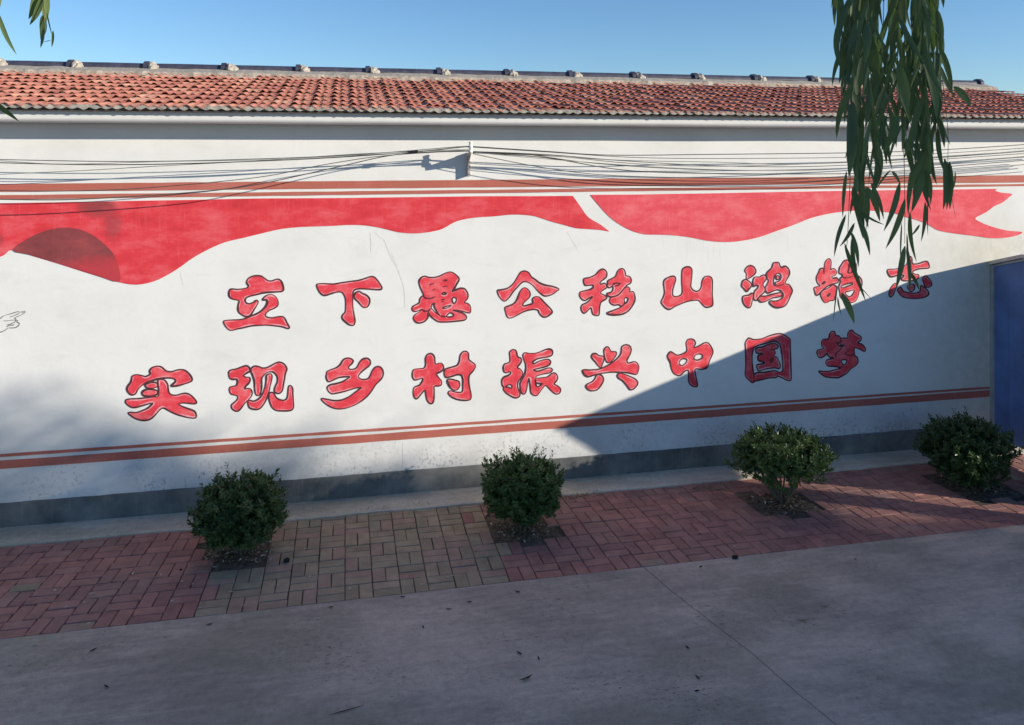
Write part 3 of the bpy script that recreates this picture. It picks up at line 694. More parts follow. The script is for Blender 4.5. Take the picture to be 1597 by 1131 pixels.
# the pointing hand drawn at the left edge
mb = MB(); k = 80 / 1508.0
hand = [[(-400, 900), (-200, 800), (0, 700), (100, 620), (250, 575), (400, 530), (520, 495), (580, 495)], [(590, 515), (640, 498), (735, 480), (722, 530), (640, 515)], [(722, 530), (640, 580), (500, 640), (415, 690)],
        [(590, 515), (480, 580), (370, 625), (280, 655)], [(90, 765), (250, 760), (330, 745), (460, 740)], [(415, 690), (460, 710), (465, 760), (420, 810), (340, 840), (280, 870), (190, 880)],
        [(460, 740), (520, 750), (500, 800), (560, 830), (565, 870), (500, 940), (400, 970), (240, 970)], [(190, 940), (250, 910), (300, 890), (370, 890), (430, 865)], [(240, 970), (180, 1020), (90, 1070), (0, 1100), (-200, 1190), (-500, 1260)]]
for i, ln in enumerate(hand):
    stroke(mb, smooth_path([(a * k, 460 + b * k) for a, b in ln], False, 4), 0.0080, -0.001, 0, False, i * 2.2)
mb.obj('painted_hand', M['ink'], wall, label='thin grey line drawing of a pointing hand')
# hairline cracks in the plaster
for i, ln in enumerate([[(577, 362), (579, 380), (578, 393)], [(584, 360), (592, 370), (598, 372), (606, 392), (614, 410)], [(611, 395), (622, 425), (630, 450), (632, 480)], [(885, 362), (893, 376), (902, 392)], [(281, 424), (284, 437), (286, 446)], [(628, 690), (628.5, 715), (628, 745)]]):
    mb = MB(); stroke(mb, smooth_path(ln, False, 5), 0.006, -0.0007, 0, False, i * 3.3)
    mb.obj('crack', M['crack'], wall)

# ------------------------------------------------------------------ eaves and roof
mb = MB()
fy, fb, ft = -0.262, 3.437, 3.575
XE = 9.0
prof = [(0.0, fb + 0.010), (fy + 0.06, fb + 0.001), (fy + 0.04, fb), (fy + 0.018, fb + 0.010), (fy + 0.004, fb + 0.026), (fy, fb + 0.038), (fy, ft)]
n = 90; vs = []; fs = []
for i in range(n + 1):
    x = XL - 0.3 + (XE - XL + 0.3) * i / n
    for (y, z) in prof:
        q = 0.0035 * noise.noise(Vector((x * 0.8, y * 5, z)))
        vs.append((x, y + q, z + q))
m_ = len(prof)
for i in range(n):
    for k in range(m_ - 1):
        a = i * m_ + k; fs.append((a, a + m_, a + m_ + 1, a + 1))
mb.add(vs, fs); mb.obj('fascia', M['fascia'], house, smooth=True)
EY, EZ = -0.350, 3.572         # front edge of the lowest tile course
RY, RZ = 2.42, 4.11            # ridge
slope = math.atan2(RZ - EZ, RY - EY); SL = math.hypot(RZ - EZ, RY - EY)
NR = 10; rowl = SL / NR
TW = 0.172
mb = MB()
deck = [(XL - .3, EY + 0.03, EZ - 0.035), (XE, EY + 0.03, EZ - 0.035), (XE, RY, RZ - 0.03), (XL - .3, RY, RZ - 0.03), (XE, 2 * RY - EY, EZ), (XL - .3, 2 * RY - EY, EZ)]
mb.add(deck, [(0, 1, 2, 3), (3, 2, 4, 5)])
mb.add([(XE, EY + .03, EZ - .035), (XE, RY, RZ - .03), (XE, RY, RZ - .12), (XE, EY + .03, EZ - .11), (XE, 2 * RY - EY, EZ), (XE, 2 * RY - EY, EZ - .08)], [(0, 3, 2, 1), (1, 2, 5, 4)])
mb.add([(XL - .3, EY + .03, EZ - .036), (XE, EY + .03, EZ - .036), (XE, 0.02, 3.5), (XL - .3, 0.02, 3.5)], [(0, 3, 2, 1)])
roof = mb.obj('roof', M['eavemortar'], house, label='low red clay tiled roof with a dark ridge')

TP = [(0.0, .009), (.08, .013), (.17, .009), (.26, .003), (.36, .001), (.44, .004), (.52, .007), (.60, .004), (.70, .001), (.84, .001), (.93, .005), (1.0, .009)]


def tile_mesh(m, width=TW, ln=rowl):
    b = MB(); v = []; n = len(TP)
    for (s_, lift, amp) in ((-0.0, 0.015, 1.5), (ln + 0.03, 0.0, 0.55)):
        for (u, h) in TP:
            v.append((u * width * 0.995, s_, h * amp + lift))
    for (u, h) in TP:
        v.append((u * width * 0.995, 0.002, h * 1.5 + 0.015 - (0.012 if h < 0.0035 else 0.005)))
    f = []
    for i in range(n - 1):
        f.append((i, i + 1, n + i + 1, n + i)); f.append((2 * n + i, 2 * n + i + 1, i + 1, i))
    b.add(v, f)
    me = b.mesh('tile', m)
    return me


TMS = [tile_mesh(m) for m in TM]
tiles = []
for c in range(int((XE - (XL + 1.1)) / TW) + 1):
    x = XE - (c + 1) * TW
    for r in range(NR):
        s = r * rowl
        y = EY + s * math.cos(slope); z = EZ + s * math.sin(slope) - 0.012
        dx = random.gauss(0, 0.004)
        mtx = Matrix.Translation((x + dx, y + random.gauss(0, 0.006), z + random.gauss(0, 0.002))) @ Matrix.Rotation(slope + random.gauss(0, 0.006), 4, 'X') @ Matrix.Rotation(random.gauss(0, 0.008), 4, 'Y') @ Matrix.Rotation(random.gauss(0, 0.008), 4, 'Z')
        d = (Vector((x, y, z)) - CAM).length + (50 if x < P(0, 100, -2).x - 0.5 else 0)
        wgt = noise.noise(Vector((x * 0.5, y, 2))) * 1.5
        k = min(5, max(0, int(random.gauss(1.8 + wgt, 1.3))))
        tiles.append((d, mtx, k))
tiles.sort(key=lambda q: q[0])
for d, mtx, k in tiles[:300]:
    put('tile', TMS[k], roof, mtx)
mb = MB(); pv = [v.co.copy() for v in TMS[0].vertices]; pf = [tuple(p.vertices) for p in TMS[0].polygons]
for d, mtx, k in tiles[300:]:
    mb.add([mtx @ v for v in pv], pf, k)
mb.obj('tiles', TM, roof, kind='stuff')
# mortar squeezed out under the eave course
mb = MB(); vs = []; fs = []; nn = 900
for i in range(nn + 1):
    x = XL + (XE - XL) * i / nn; u = ((XE - x) / TW) % 1.0
    drop = 0.008 + 0.018 * abs(math.sin(2 * math.pi * (u + 0.22))) + 0.008 * noise.noise(Vector((x * 14, 0, 0)))
    yf = EY + 0.006 + 0.005 * noise.noise(Vector((x * 20, 5, 0)))
    vs += [(x, yf, EZ + 0.012), (x, yf, EZ - drop), (x, -0.25, EZ - drop + 0.008)]
for i in range(nn):
    a = i * 3; fs += [(a, a + 1, a + 4, a + 3), (a + 1, a + 2, a + 5, a + 4)]
mb.add(vs, fs); mb.obj('eave_mortar', M['eavemortar'], roof)
# ridge: mortar bed, ridge tiles, collars
mb = MB(); vs = []; fs = []; nn = 420
for i in range(nn + 1):
    x = XL + (XE - 0.02 - XL) * i / nn
    e = 0.02 * noise.noise(Vector((x * 3, 0, 0))) + 0.012 * noise.noise(Vector((x * 11, 0, 0)))
    h = 0.010 * noise.noise(Vector((x * 4, 4, 0)))
    vs += [(x, RY - 0.29 - e, RZ - 0.13), (x, RY - 0.27 - e, RZ - 0.012 + h), (x, RY - 0.06, RZ + 0.048 + h), (x, RY + 0.2, RZ)]
for i in range(nn):
    a = i * 4
    for k in range(3): fs.append((a + k, a + 4 + k, a + 5 + k, a + 1 + k))
mb.add(vs, fs); mb.obj('ridge_mortar', M['mortar'], roof)
collars = [P(px_, 100, -2.42).x for px_ in (-2, 117, 235, 355, 470, 578, 688, 793, 892, 990, 1086, 1178, 1266)]
xs = [collars[0] - 0.84 * 2, collars[0] - 0.84] + collars + [P(1350, 100, -2.42).x, P(1432, 100, -2.42).x, XE - 0.06]
for i in range(len(xs) - 1):
    x0, x1 = xs[i] + 0.02, xs[i + 1] - 0.012
    mb = MB(); vs = []; fs = []; K = 9; rs = ((x0, 0.060), (x0 + 0.4 * (x1 - x0), 0.062), (x1 - 0.052, 0.060), (x1 - 0.050, 0.084), (x1, 0.086), (x1 + 0.001, 0.05))
    for (x, r) in rs:
        for k in range(K):
            a = math.pi * (k / (K - 1)); vs.append((x, RY - r * 1.25 * math.cos(a), RZ + 0.045 + r * math.sin(a)))
    for j in range(len(rs) - 1):
        for k in range(K - 1): fs.append((j * K + k, j * K + k + 1, (j + 1) * K + k + 1, (j + 1) * K + k))
    mb.add(vs, fs); mb.obj('ridge_tile', M['ridge'], roof)
    mb = MB(); vs = []; fs = []; K = 11; W_ = 7
    for j in range(W_):
        xx = xs[i + 1] - 0.014 + 0.125 * (j / (W_ - 1)) ** 1.2 * (1 + 0.3 * noise.noise(Vector((x1, 3, 1))))
        for k in range(K):
            a = math.pi * (k / (K - 1)); r = (0.070, 0.092, 0.094, 0.090, 0.080, 0.070, 0.055)[j] * (1 + 0.22 * noise.noise(Vector((x1 * 9 + j * 0.8, k * 0.8, 1))))
            vs.append((xx + 0.012 * noise.noise(Vector((k * 0.9, x1 * 5, j))), RY - r * (1.3 + 0.5 * (j / W_)) * math.cos(a), RZ + 0.028 + r * math.sin(a)))
    for j in range(W_ - 1):
        for k in range(K - 1): fs.append((j * K + k, j * K + k + 1, (j + 1) * K + k + 1, (j + 1) * K + k))
    fs.append(tuple(range(K))[::-1]); fs.append(tuple((W_ - 1) * K + k for k in range(K)))
    if i < len(xs) - 2:
        mb.add(vs, fs); mb.obj('mortar_collar', M['mortar'], roof)

# ------------------------------------------------------------------ blue gate standing out from the wall
GX = 6.9
gate = thing('gate', (GX, -1.3, 0), 'blue sheet metal gate with grey trim at the right end of the wall', 'gate')


def sheet(t0, t1, prof_):
    m = MB(); n = max(2, int((t1 - t0) / 0.05)); vs = []; fs = []
    for i in range(n + 1):
        t = t0 + (t1 - t0) * i / n; zb, zt = prof_(t); off = 0.006 if (int(t / 0.05) % 4 == 1) else 0
        vs += [(GX + 0.01 - off, -t, zb), (GX + 0.01 - off, -t, zt), (GX + 0.03 - off, -t, zt), (GX + 0.03 - off, -t, zb)]
    for i in range(n):
        a = i * 4
        for k in range(4): fs.append((a + k, a + (k + 1) % 4, a + 4 + (k + 1) % 4, a + 4 + k))
    fs += [(3, 2, 1, 0), tuple(n * 4 + k for k in range(4))]
    m.add(vs, fs); m.obj('panel', M['gate'], gate)


GT = lambda t: 1.975 + min(t, 0.45) * 0.30 if t < 0.45 else 2.11
sheet(0.05, 1.86, lambda t: (0.10, GT(t)))
sheet(1.86, 2.10, lambda t: (1.05, GT(t)))  # unseen opening, shaped to let a streak of sun onto the bricks
sheet(2.10, 2.34, lambda t: (0.03, GT(t)))
sheet(2.34, 2.68, lambda t: (1.45 + (t - 2.34) * 1.75, GT(t)))  # unseen far end, cut aslant so its shadow on the wall tapers
mb = MB(); mb.box((GX - 0.012, -0.05, 0.0), (GX + 0.035, -0.004, 1.965)); mb.obj('post', M['gatetrim'], gate)
mb = MB(); mb.box((GX - 0.01, -2.375, 0.0), (GX + 0.04, -2.343, 1.878)); mb.obj('post', M['gatetrim'], gate)
mb = MB()
vs = []
for (t, z) in ((0.004, 1.995), (0.45, 2.128), (2.70, 2.128)):
    for (dx, dz) in ((-0.045, -0.034), (0.12, -0.034), (0.12, 0.004), (-0.045, 0.004)):
        vs.append((GX + dx, -t, z + dz))
fs = []
for i in range(2):
    for k in range(4): fs.append((i * 4 + k, i * 4 + (k + 1) % 4, i * 4 + 4 + (k + 1) % 4, i * 4 + 4 + k))
fs += [(3, 2, 1, 0), (8, 9, 10, 11)]
mb.add(vs, fs); mb.obj('top_rail', M['gatetrim'], gate)
mb = MB(); vs = []
for (t, z) in ((0.05, 1.948), (0.45, 2.066), (1.86, 2.066)):
    for (dx, dz) in ((-0.006, 0), (0.0095, 0), (0.0095, 0.022), (-0.006, 0.022)): vs.append((GX + dx, -t, z + dz))
mb.add(vs, fs); mb.obj('trim_strip', M['gatetrim'], gate)

# ------------------------------------------------------------------ cable bracket and cables
bx = P(728.5, 250).x
br = thing('cable_bracket', (bx, 0, 3.0), 'small steel wall bracket with a white porcelain insulator holding the cables', 'bracket')
z0, z1 = P(728, 275).z, P(728, 238).z
mb = MB(); mb.box((bx - 0.003, -0.060, z0), (bx + 0.003, -0.002, z1)); mb.box((bx + 0.003, -0.006, z0), (bx + 0.028, -0.002, z1)); mb.obj('plate', M['galv'], br)
mb = MB()
mb.tube([(bx + 0.015, -0.006, z0 + 0.03), (bx + 0.015, -0.012, z0 + 0.03)], 0.008, 8); mb.obj('bolt', M['galv'], br)
mb = MB(); mb.tube([(bx, -0.03, z1 - 0.01), (bx, -0.12, z1 - 0.035), (bx, -0.215, z1 - 0.01), (bx, -0.215, z1 + 0.02)], 0.011, 6); mb.obj('arm', M['galv'], br)
mb = MB(); mb.add([(bx, -0.04, z1 - 0.005), (bx, -0.22, z1 - 0.005), (bx, -0.22, z1 - 0.04), (bx, -0.05, z1 - 0.10)], [(0, 1, 2, 3)]); mb.obj('gusset', M['galv'], br)
mb = MB(); K = 12; vs = []; fs = []
pr = [(0, .018), (.005, .022), (.018, .022), (.026, .014), (.036, .014), (.044, .021), (.060, .021), (.068, .014), (.080, .013), (.088, .017), (.100, .015), (.106, .0)]
for (h, r) in pr:
    for k in range(K): vs.append((bx + r * math.cos(2 * math.pi * k / K), -0.215 + r * math.sin(2 * math.pi * k / K), z1 - 0.002 + h))
for j in range(len(pr) - 1):
    for k in range(K): fs.append((j * K + k, j * K + (k + 1) % K, (j + 1) * K + (k + 1) % K, (j + 1) * K + k))
mb.add(vs, fs); mb.obj('insulator', M['porcelain'], br, smooth=True)

left_c = [[(-60, 248), (0, 249), (200, 252), (400, 248), (560, 241), (726, 228)], [(-60, 253), (0, 254), (150, 257), (300, 255), (500, 247), (645, 237), (726, 229)], [(-60, 250), (0, 251), (100, 256), (260, 252), (420, 249), (600, 240), (726, 234)],
          [(-60, 294), (0, 297), (110, 298), (230, 293), (400, 277), (500, 258), (600, 243), (726, 235)], [(-60, 309), (0, 311), (120, 311), (300, 300), (400, 288), (520, 262), (620, 241), (726, 236)], [(-60, 275), (0, 272), (130, 266), (250, 259), (400, 251), (560, 240), (726, 233)]]
right_c = [[(728, 228), (850, 236), (950, 242), (1100, 241), (1350, 238), (1500, 232), (1660, 221)], [(728, 229), (850, 237), (1000, 246), (1200, 247), (1400, 243), (1660, 227)], [(728, 236), (850, 241), (960, 250), (1100, 258), (1250, 260), (1400, 253), (1660, 235)],
           [(728, 236), (860, 243), (1000, 256), (1150, 259), (1350, 251), (1660, 232)], [(728, 237), (820, 241), (930, 255), (1100, 265), (1300, 264), (1450, 256), (1660, 240)], [(728, 237), (850, 243), (970, 250), (1120, 253), (1240, 256), (1450, 247), (1660, 229)],
           [(728, 238), (850, 246), (980, 266), (1150, 271), (1350, 270), (1500, 258), (1660, 245)], [(728, 237), (900, 252), (1050, 262), (1200, 266), (1350, 262), (1660, 241)], [(728, 238), (850, 262), (960, 274), (1150, 278), (1300, 277), (1450, 268), (1660, 252)]]
lab_l = ['thin black cable, uppermost of those running left from the wall bracket', 'black cable with a black clip near it, left of the bracket', 'grey cable wavering just under the uppermost cables left of the bracket',
         'sagging black cable that crosses the brown stripe at the far left', 'lowest sagging black cable left of the bracket, crossing the thin stripe', 'thin grey cable slanting down between the cables left of the bracket']
lab_r = ['uppermost thin cable right of the wall bracket', 'second black cable from the top, right of the bracket', 'thick dark cable in the middle of the bundle right of the bracket', 'grey wavering cable in the middle of the bundle right of the bracket',
         'black cable just below the middle of the right-hand bundle', 'thin grey cable just above the middle of the right-hand bundle', 'third cable from the bottom of the bundle right of the bracket', 'grey cable in the lower half of the right-hand bundle',
         'lowest cable right of the bracket, running along the top of the brown stripe']
for side, (cs, labs, grp) in enumerate(((left_c, lab_l, 'cables strung left of the wall bracket'), (right_c, lab_r, 'cables strung right of the wall bracket'))):
    for i, (c, lab) in enumerate(zip(cs, labs)):
        nn = len(c); pts = []
        for p in smooth_path(c, False, 8):
            d = abs(p[0] - 727) / 700.0
            t = 0.215 + 0.02 * ((i * 37 % 5) - 2) * min(1, d * 2)
            q = P(p[0], p[1], t)
            if abs(p[0] - 727) < 4: q = Vector((bx + (0.02 if side else -0.02), -0.215, q.z))
            pts.append(q)
        mb = MB(); mb.tube(pts, (0.0036, 0.0044, 0.0032)[(i + side) % 3], 5)
        o = mb.obj('cable', M['cableg'] if 'grey' in lab else M['cable'], smooth=True, label=lab, category='cable', group=grp)
a, b_ = P(640.5, 236.8, 0.225), P(651.5, 235.8, 0.225)
mb = MB(); mb.box((a.x, -0.240, a.z - 0.013), (a.x + 0.022, -0.205, a.z + 0.013)); mb.box((a.x + 0.028, -0.240, a.z - 0.012), (b_.x, -0.205, a.z + 0.015))
mb.obj('cable_clip', M['black'], label='small black plastic clip on the cables left of the bracket', category='clip')

# ------------------------------------------------------------------ shrubs
def rand_dir():
    while True:
        v = Vector((random.uniform(-1, 1), random.uniform(-1, 1), random.uniform(-1, 1)))
        if 0.05 < v.length < 1: return v.normalized()


def leaf_quad(mb, p, d, n, ln, wd):
    s = d.cross(n)
    if s.length < 1e-4: return
    s.normalize(); n = s.cross(d)
    mid = p + d * ln * 0.5
    mb.add([p, mid + s * wd * 0.5 + n * wd * 0.18, p + d * ln, mid - s * wd * 0.5 + n * wd * 0.18], [(0, 1, 2), (0, 2, 3)])


def shrub(loc, rx, ry, zb, zt, label, nl=5200, open_base=False, seed_=0, tilt=0.0):
    rnd = random.Random(seed_)
    random.seed(100 + seed_)
    root = thing('shrub', (loc[0], loc[1], 0), label, 'shrub', 'clipped round shrubs in square planting holes')
    c = Vector((loc[0], loc[1], (zb + zt) / 2)); rz = (zt - zb) / 2
    def shape(d):
        k = 1 + 0.17 * noise.noise(d * 1.6 + Vector((seed_ * 5, 0, 0))) + 0.10 * noise.noise(d * 5.5 + Vector((0, seed_ * 3, 0)))
        e = 2.5
        q = (abs(d.x) ** e + abs(d.y) ** e + abs(d.z) ** e) ** (-1 / e)
        return Vector((d.x * q * rx * k, d.y * q * ry * k, d.z * q * rz * k))
    mb = MB(); tips = []
    nt_ = nl // 5
    for i in range(nt_):
        d = rand_dir()
        if open_base and d.z < -0.45 and random.random() < 0.8: continue
        rr = random.uniform(0.12, 1.0) ** 0.4
        if random.random() < 0.10: rr *= random.uniform(1.02, 1.17)
        p = c + shape(d) * rr
        out = (Vector((d.x * 0.8, d.y * 0.8, d.z * 0.5 + 0.75)) + rand_dir() * 0.35).normalized()
        tips.append((p, out))
        for j in range(11):
            ang = j * 2.4 + random.random(); side = out.orthogonal().normalized(); side = Matrix.Rotation(ang, 3, out) @ side
            base = p - out * (0.004 * j)
            dd = (out * random.uniform(0.35, 0.9) + side).normalized() if j > 1 else (out + side * 0.35).normalized()
            ln = random.uniform(0.022, 0.050)
            leaf_quad(mb, base, dd, (out + rand_dir() * 0.4), ln, ln * random.uniform(0.42, 0.55))
    for i in range(16):      # long stray shoots that break the outline
        d = rand_dir(); d.z = abs(d.z) * 0.9 + 0.1; d.normalize(); p = c + shape(d) * 0.93
        out = (d + Vector((0, 0, 0.8))).normalized(); L0 = random.uniform(0.05, 0.11)
        for j in range(12):
            sd_ = Matrix.Rotation(j * 2.4, 3, out) @ out.orthogonal().normalized()
            leaf_quad(mb, p + out * L0 * (j / 11), (out * 0.7 + sd_).normalized(), out + rand_dir() * 0.3, random.uniform(.024, .04), random.uniform(.011, .017))
    mb.obj('foliage', M['shrubleaf'], root)
    ns = 13 if open_base else 9
    for i in range(ns):
        a = 2 * math.pi * i / ns + random.uniform(-.2, .2); r0 = random.uniform(0.01, 0.05)
        tip = c + Vector((math.cos(a) * rx * random.uniform(.3, .75), math.sin(a) * ry * random.uniform(.3, .7), random.uniform(-0.1, 0.5) * rz))
        b0 = Vector((loc[0] + r0 * math.cos(a), loc[1] + r0 * math.sin(a), -0.02))
        m1 = b0.lerp(tip, 0.45) + Vector((math.cos(a), math.sin(a), 0)) * 0.03
        mb = MB(); mb.tube(smooth_path([tuple(b0), tuple(m1), tuple(tip)], False, 4), 0.0085, 5)
        mb2 = m1.lerp(tip, 0.2); e = mb2 + rand_dir() * 0.12 + Vector((0, 0, .12)); mb.tube([mb2, e], 0.005, 4)
        mb.obj('stem', M['stem'], root)
    return root


shrub((-0.81, -0.80), 0.340, 0.32, 0.11, 0.580, 'round dark green shrub in the leftmost planting hole, between red and olive bricks', 6800, False, 1)
shrub((1.48, -0.84), 0.325, 0.31, 0.09, 0.590, 'round dark green shrub beside the olive bricks, second from the left', 6800, False, 2)
shrub((3.90, -0.85), 0.420, 0.36, 0.19, 0.645, 'wide green shrub on bare splayed stems next to the sunlit bricks', 7000, True, 3)
shrub((5.85, -0.86), 0.385, 0.36, 0.06, 0.630, 'green shrub standing nearest to the blue gate', 6800, False, 4)
random.seed(11)
for i, (cx, ct) in enumerate(PLANT):
    mb = MB(); n = 12; vs = []; fs = []; h = 0.31
    for j in range(n + 1):
        for k in range(n + 1):
            x = cx + h * (2 * k / n - 1); y = -ct + h * (2 * j / n - 1)
            r = math.hypot(x - cx, y + ct)
            vs.append((x, y, -0.0105 + 0.014 * math.exp(-(r / 0.12) ** 2) + 0.004 * noise.noise(Vector((x * 9, y * 9, 0)))))
    for j in range(n):
        for k in range(n):
            a = j * (n + 1) + k; fs.append((a, a + 1, a + n + 2, a + n + 1))
    # keep the soil out of the bricks: it sits lower than their tops
    mb.add(vs, fs); soil = mb.obj('soil', M['soil'], smooth=True, kind='structure')
    mb = MB()
    for j in range(520):
        x = cx + random.gauss(0, 0.15); y = -ct + random.gauss(0, 0.14)
        if abs(x - cx) > 0.25 or abs(y + ct) > 0.25: continue
        d = rand_dir(); d.z = abs(d.z) * 0.25; d.normalize()
        leaf_quad(mb, Vector((x, y, random.uniform(-0.006, 0.010))), d, Vector((random.gauss(0, .4), random.gauss(0, .4), 1)), random.uniform(0.018, 0.05), random.uniform(0.007, 0.017))
        mb.m[-1] = mb.m[-2] = random.choice((0, 1, 1, 1, 1, 1))
    mb.obj('leaf_litter', [M['litterp'], M['litterb']], kind='stuff')

# ------------------------------------------------------------------ fallen leaves, crumbs
def fleaf(name, px_, py_, ln, wd, m, label, group, curl=0.2, rot=None):
    g = G(px_, py_); b = MB(); a = random.uniform(0, 6.28) if rot is None else rot
    d = Vector((math.cos(a), math.sin(a), 0)); s = Vector((-d.y, d.x, 0)); vs = []
    base = Vector((g.x, g.y, 0.004 if -g.y < T_ROAD else 0.003))
    n = 6
    for i in range(n + 1):
        u = i / n; wv = wd * 0.5 * math.sin(math.pi * (0.06 + 0.88 * u)); z = curl * ln * (4 * (u - .5) ** 2) * 0.5
        c = base + d * ln * (u - 0.5)
        vs += [c + s * wv + Vector((0, 0, z + wv * 0.6)), c + Vector((0, 0, z)), c - s * wv + Vector((0, 0, z + wv * 0.6))]
    fs = []
    for i in range(n):
        k = 3 * i; fs += [(k, k + 1, k + 4, k + 3), (k + 1, k + 2, k + 5, k + 4)]
    b.add(vs, fs)
    return b.obj(name, m, label=label, category='leaf', group=group)


pale_g = [(207, 896), (251, 898), (284, 908), (300, 912), (268, 939), (310, 950), (360, 924), (381, 946), (476, 857), (522, 858), (483, 900), (546, 919), (682, 840)]
pale_r = [(86, 922), (103, 948), (131, 941), (137, 974), (144, 927), (1092, 831), (1146, 853), (955, 836)]
pale_o = [(698, 901), (706, 899), (691, 912), (657, 913)]
road_p = [(55, 1007), (375, 987), (258, 993), (758, 956), (1114, 926), (820, 1060), (1180, 898)]
road_d = [(327, 975), (145, 1015), (166, 1072), (516, 948), (660, 979), (700, 951), (807, 924), (732, 940), (810, 1020), (840, 1028), (628, 932), (1334, 873), (1072, 1011), (1088, 1058), (1087, 1079), (1093, 885)]
for p in pale_g: fleaf('fallen_leaf', p[0], p[1], random.uniform(.02, .04), random.uniform(.012, .02), M['litterp'], 'small pale dry leaf lying on the olive paving bricks', 'pale leaves on the olive bricks')
for p in pale_r: fleaf('fallen_leaf', p[0], p[1], random.uniform(.02, .035), random.uniform(.012, .018), M['litterp'], 'small pale dry leaf lying on the red paving bricks', 'pale leaves on the red bricks')
for p in pale_o: fleaf('fallen_leaf', p[0], p[1], random.uniform(.02, .035), random.uniform(.010, .016), M['litterp'], 'pale curled leaf on the bricks below the second shrub', 'pale leaves below the second shrub')
for p in road_p: fleaf('fallen_leaf', p[0], p[1], random.uniform(.03, .06), random.uniform(.008, .014), M['litterp'], 'pale dry willow leaf lying on the concrete road', 'pale leaves on the road')
for p in road_d: fleaf('fallen_leaf', p[0], p[1], random.uniform(.03, .05), random.uniform(.009, .015), M['litterd'], 'small dark leaf lying on the concrete road', 'dark leaves on the road')
fleaf('fallen_leaf', 540, 1109, 0.20, 0.008, M['litterd'], 'long thin dark leaf at the bottom edge of the road', 'long dark leaves on the road', 0.02, 0.2)
fleaf('fallen_leaf', 820, 1060, 0.09, 0.016, M['litterd'], 'curved dark leaf on the road below the second shrub', 'long dark leaves on the road', 0.3, 0.3)
fleaf('fallen_leaf', 1253, 969, 0.09, 0.012, M['litterb'], 'curled brown leaf on the road right of the joint', 'curled brown leaves on the road', 0.3, -0.1)
fleaf('fallen_leaf', 1286, 947, 0.09, 0.010, M['litterb'], 'curled brown leaf on the road, farthest right of the joint', 'curled brown leaves on the road', 0.3, 0.1)


random.seed(77)
for label, pts_ in (('tuft of small weeds in the joint between the ledge and the olive bricks', [(560, 800), (600, 797), (655, 791)]), ('dry grass tuft at the foot of the wall right of the second shrub', [(905, 775), (925, 772), (890, 778)]), ('dry straw scattered left of the third shrub', [(1085, 764), (1100, 762), (1120, 766)])):
    b = MB()
    for (a_, c_) in pts_:
        g0 = G(a_, c_)
        for j in range(26):
            p0 = g0 + Vector((random.gauss(0, .04), random.gauss(0, .012), 0.0)); d0 = Vector((random.gauss(0, 1), random.gauss(0, .6), random.uniform(0.1, 0.9))).normalized()
            leaf_quad(b, p0, d0, rand_dir(), random.uniform(.03, .08), random.uniform(.003, .006))
    b.obj('grass_tuft', M['litterb'] if 'dry' in label else M['shrubleaf'], label=label, kind='stuff')


def clod(px_, py_, r, label):
    g = G(px_, py_); b = MB(); vs = []; fs = []; A, B = 6, 9
    for i in range(A + 1):
        th = math.pi * i / A
        for j in range(B):
            ph = 2 * math.pi * j / B; d = Vector((math.sin(th) * math.cos(ph), math.sin(th) * math.sin(ph), math.cos(th)))
            k = r * (1 + 0.5 * noise.noise(d * 2 + g))
            vs.append(Vector((g.x, g.y, r * 0.4)) + Vector((d.x * k, d.y * k * 0.8, d.z * k * 0.55)))
    for i in range(A):
        for j in range(B): fs.append((i * B + j, (i + 1) * B + j, (i + 1) * B + (j + 1) % B, i * B + (j + 1) % B))
    b.add(vs, fs); b.obj('clod', M['litterd'], label=label, category='clod')


clod(447, 876, 0.030, 'black lump on the bricks right of the leftmost shrub')
clod(1146, 871, 0.026, 'black lump where the red bricks meet the road')
clod(282, 889, 0.010, 'tiny black crumb on the bricks left of the leftmost shrub')

# ------------------------------------------------------------------ willow hanging into the picture
def lance(seed_, wr):
    rnd = random.Random(seed_); b = MB(); n = 9; vs = []
    bend = rnd.uniform(-0.07, 0.07); drop = rnd.uniform(-.08, .08)
    for i in range(n + 1):
        u = i / n
        wv = 0.5 * wr * (math.sin(math.pi * min(1, 0.03 + u ** 0.75 * 0.97)) ** 0.8) if u < 1 else 0.0005
        c = Vector((bend * math.sin(math.pi * u * 0.9), u, drop * u * u)); 
        vs += [c + Vector((-wv, 0, wv * 0.35)), c, c + Vector((wv, 0, wv * 0.35))]
    fs = []
    for i in range(n):
        k = 3 * i; fs += [(k, k + 1, k + 4, k + 3), (k + 1, k + 2, k + 5, k + 4)]
    b.add(vs, fs); return b.mesh('leaf', M['willowleaf'], True)


WR = (0.095, 0.12, 0.085, 0.15, 0.11, 0.065)
LV = [lance(i, w_) for i, w_ in enumerate(WR)]
willow = thing('willow_tree', (2.3, -8.6, 0), 'weeping willow with dense dark green twigs hanging in from above at the top right', 'tree')
mb = MB(); mb.tube(smooth_path([(2.3, -8.6, -0.1), (2.28, -8.55, 1.6), (2.4, -8.5, 3.2), (2.2, -8.3, 4.8)], False, 5), [0.24 - 0.006 * i for i in range(16)], 10); mb.obj('trunk', M['bark'], willow, smooth=True)
mb = MB(); mb.tube(smooth_path([(2.25, -8.35, 4.3), (1.9, -7.3, 4.75), (1.45, -6.2, 4.72), (1.2, -5.75, 4.55), (1.1, -5.6, 4.4)], False, 5), [0.085 - 0.0035 * i for i in range(21)], 8); mb.obj('limb', M['bark'], willow, smooth=True)
mb = MB(); mb.tube(smooth_path([(2.2, -8.35, 4.5), (0.9, -7.6, 5.1), (-0.1, -6.3, 4.9), (-0.8, -5.5, 4.6)], False, 5), [0.08 - 0.0045 * i for i in range(16)], 8); mb.obj('limb', M['bark'], willow, smooth=True)
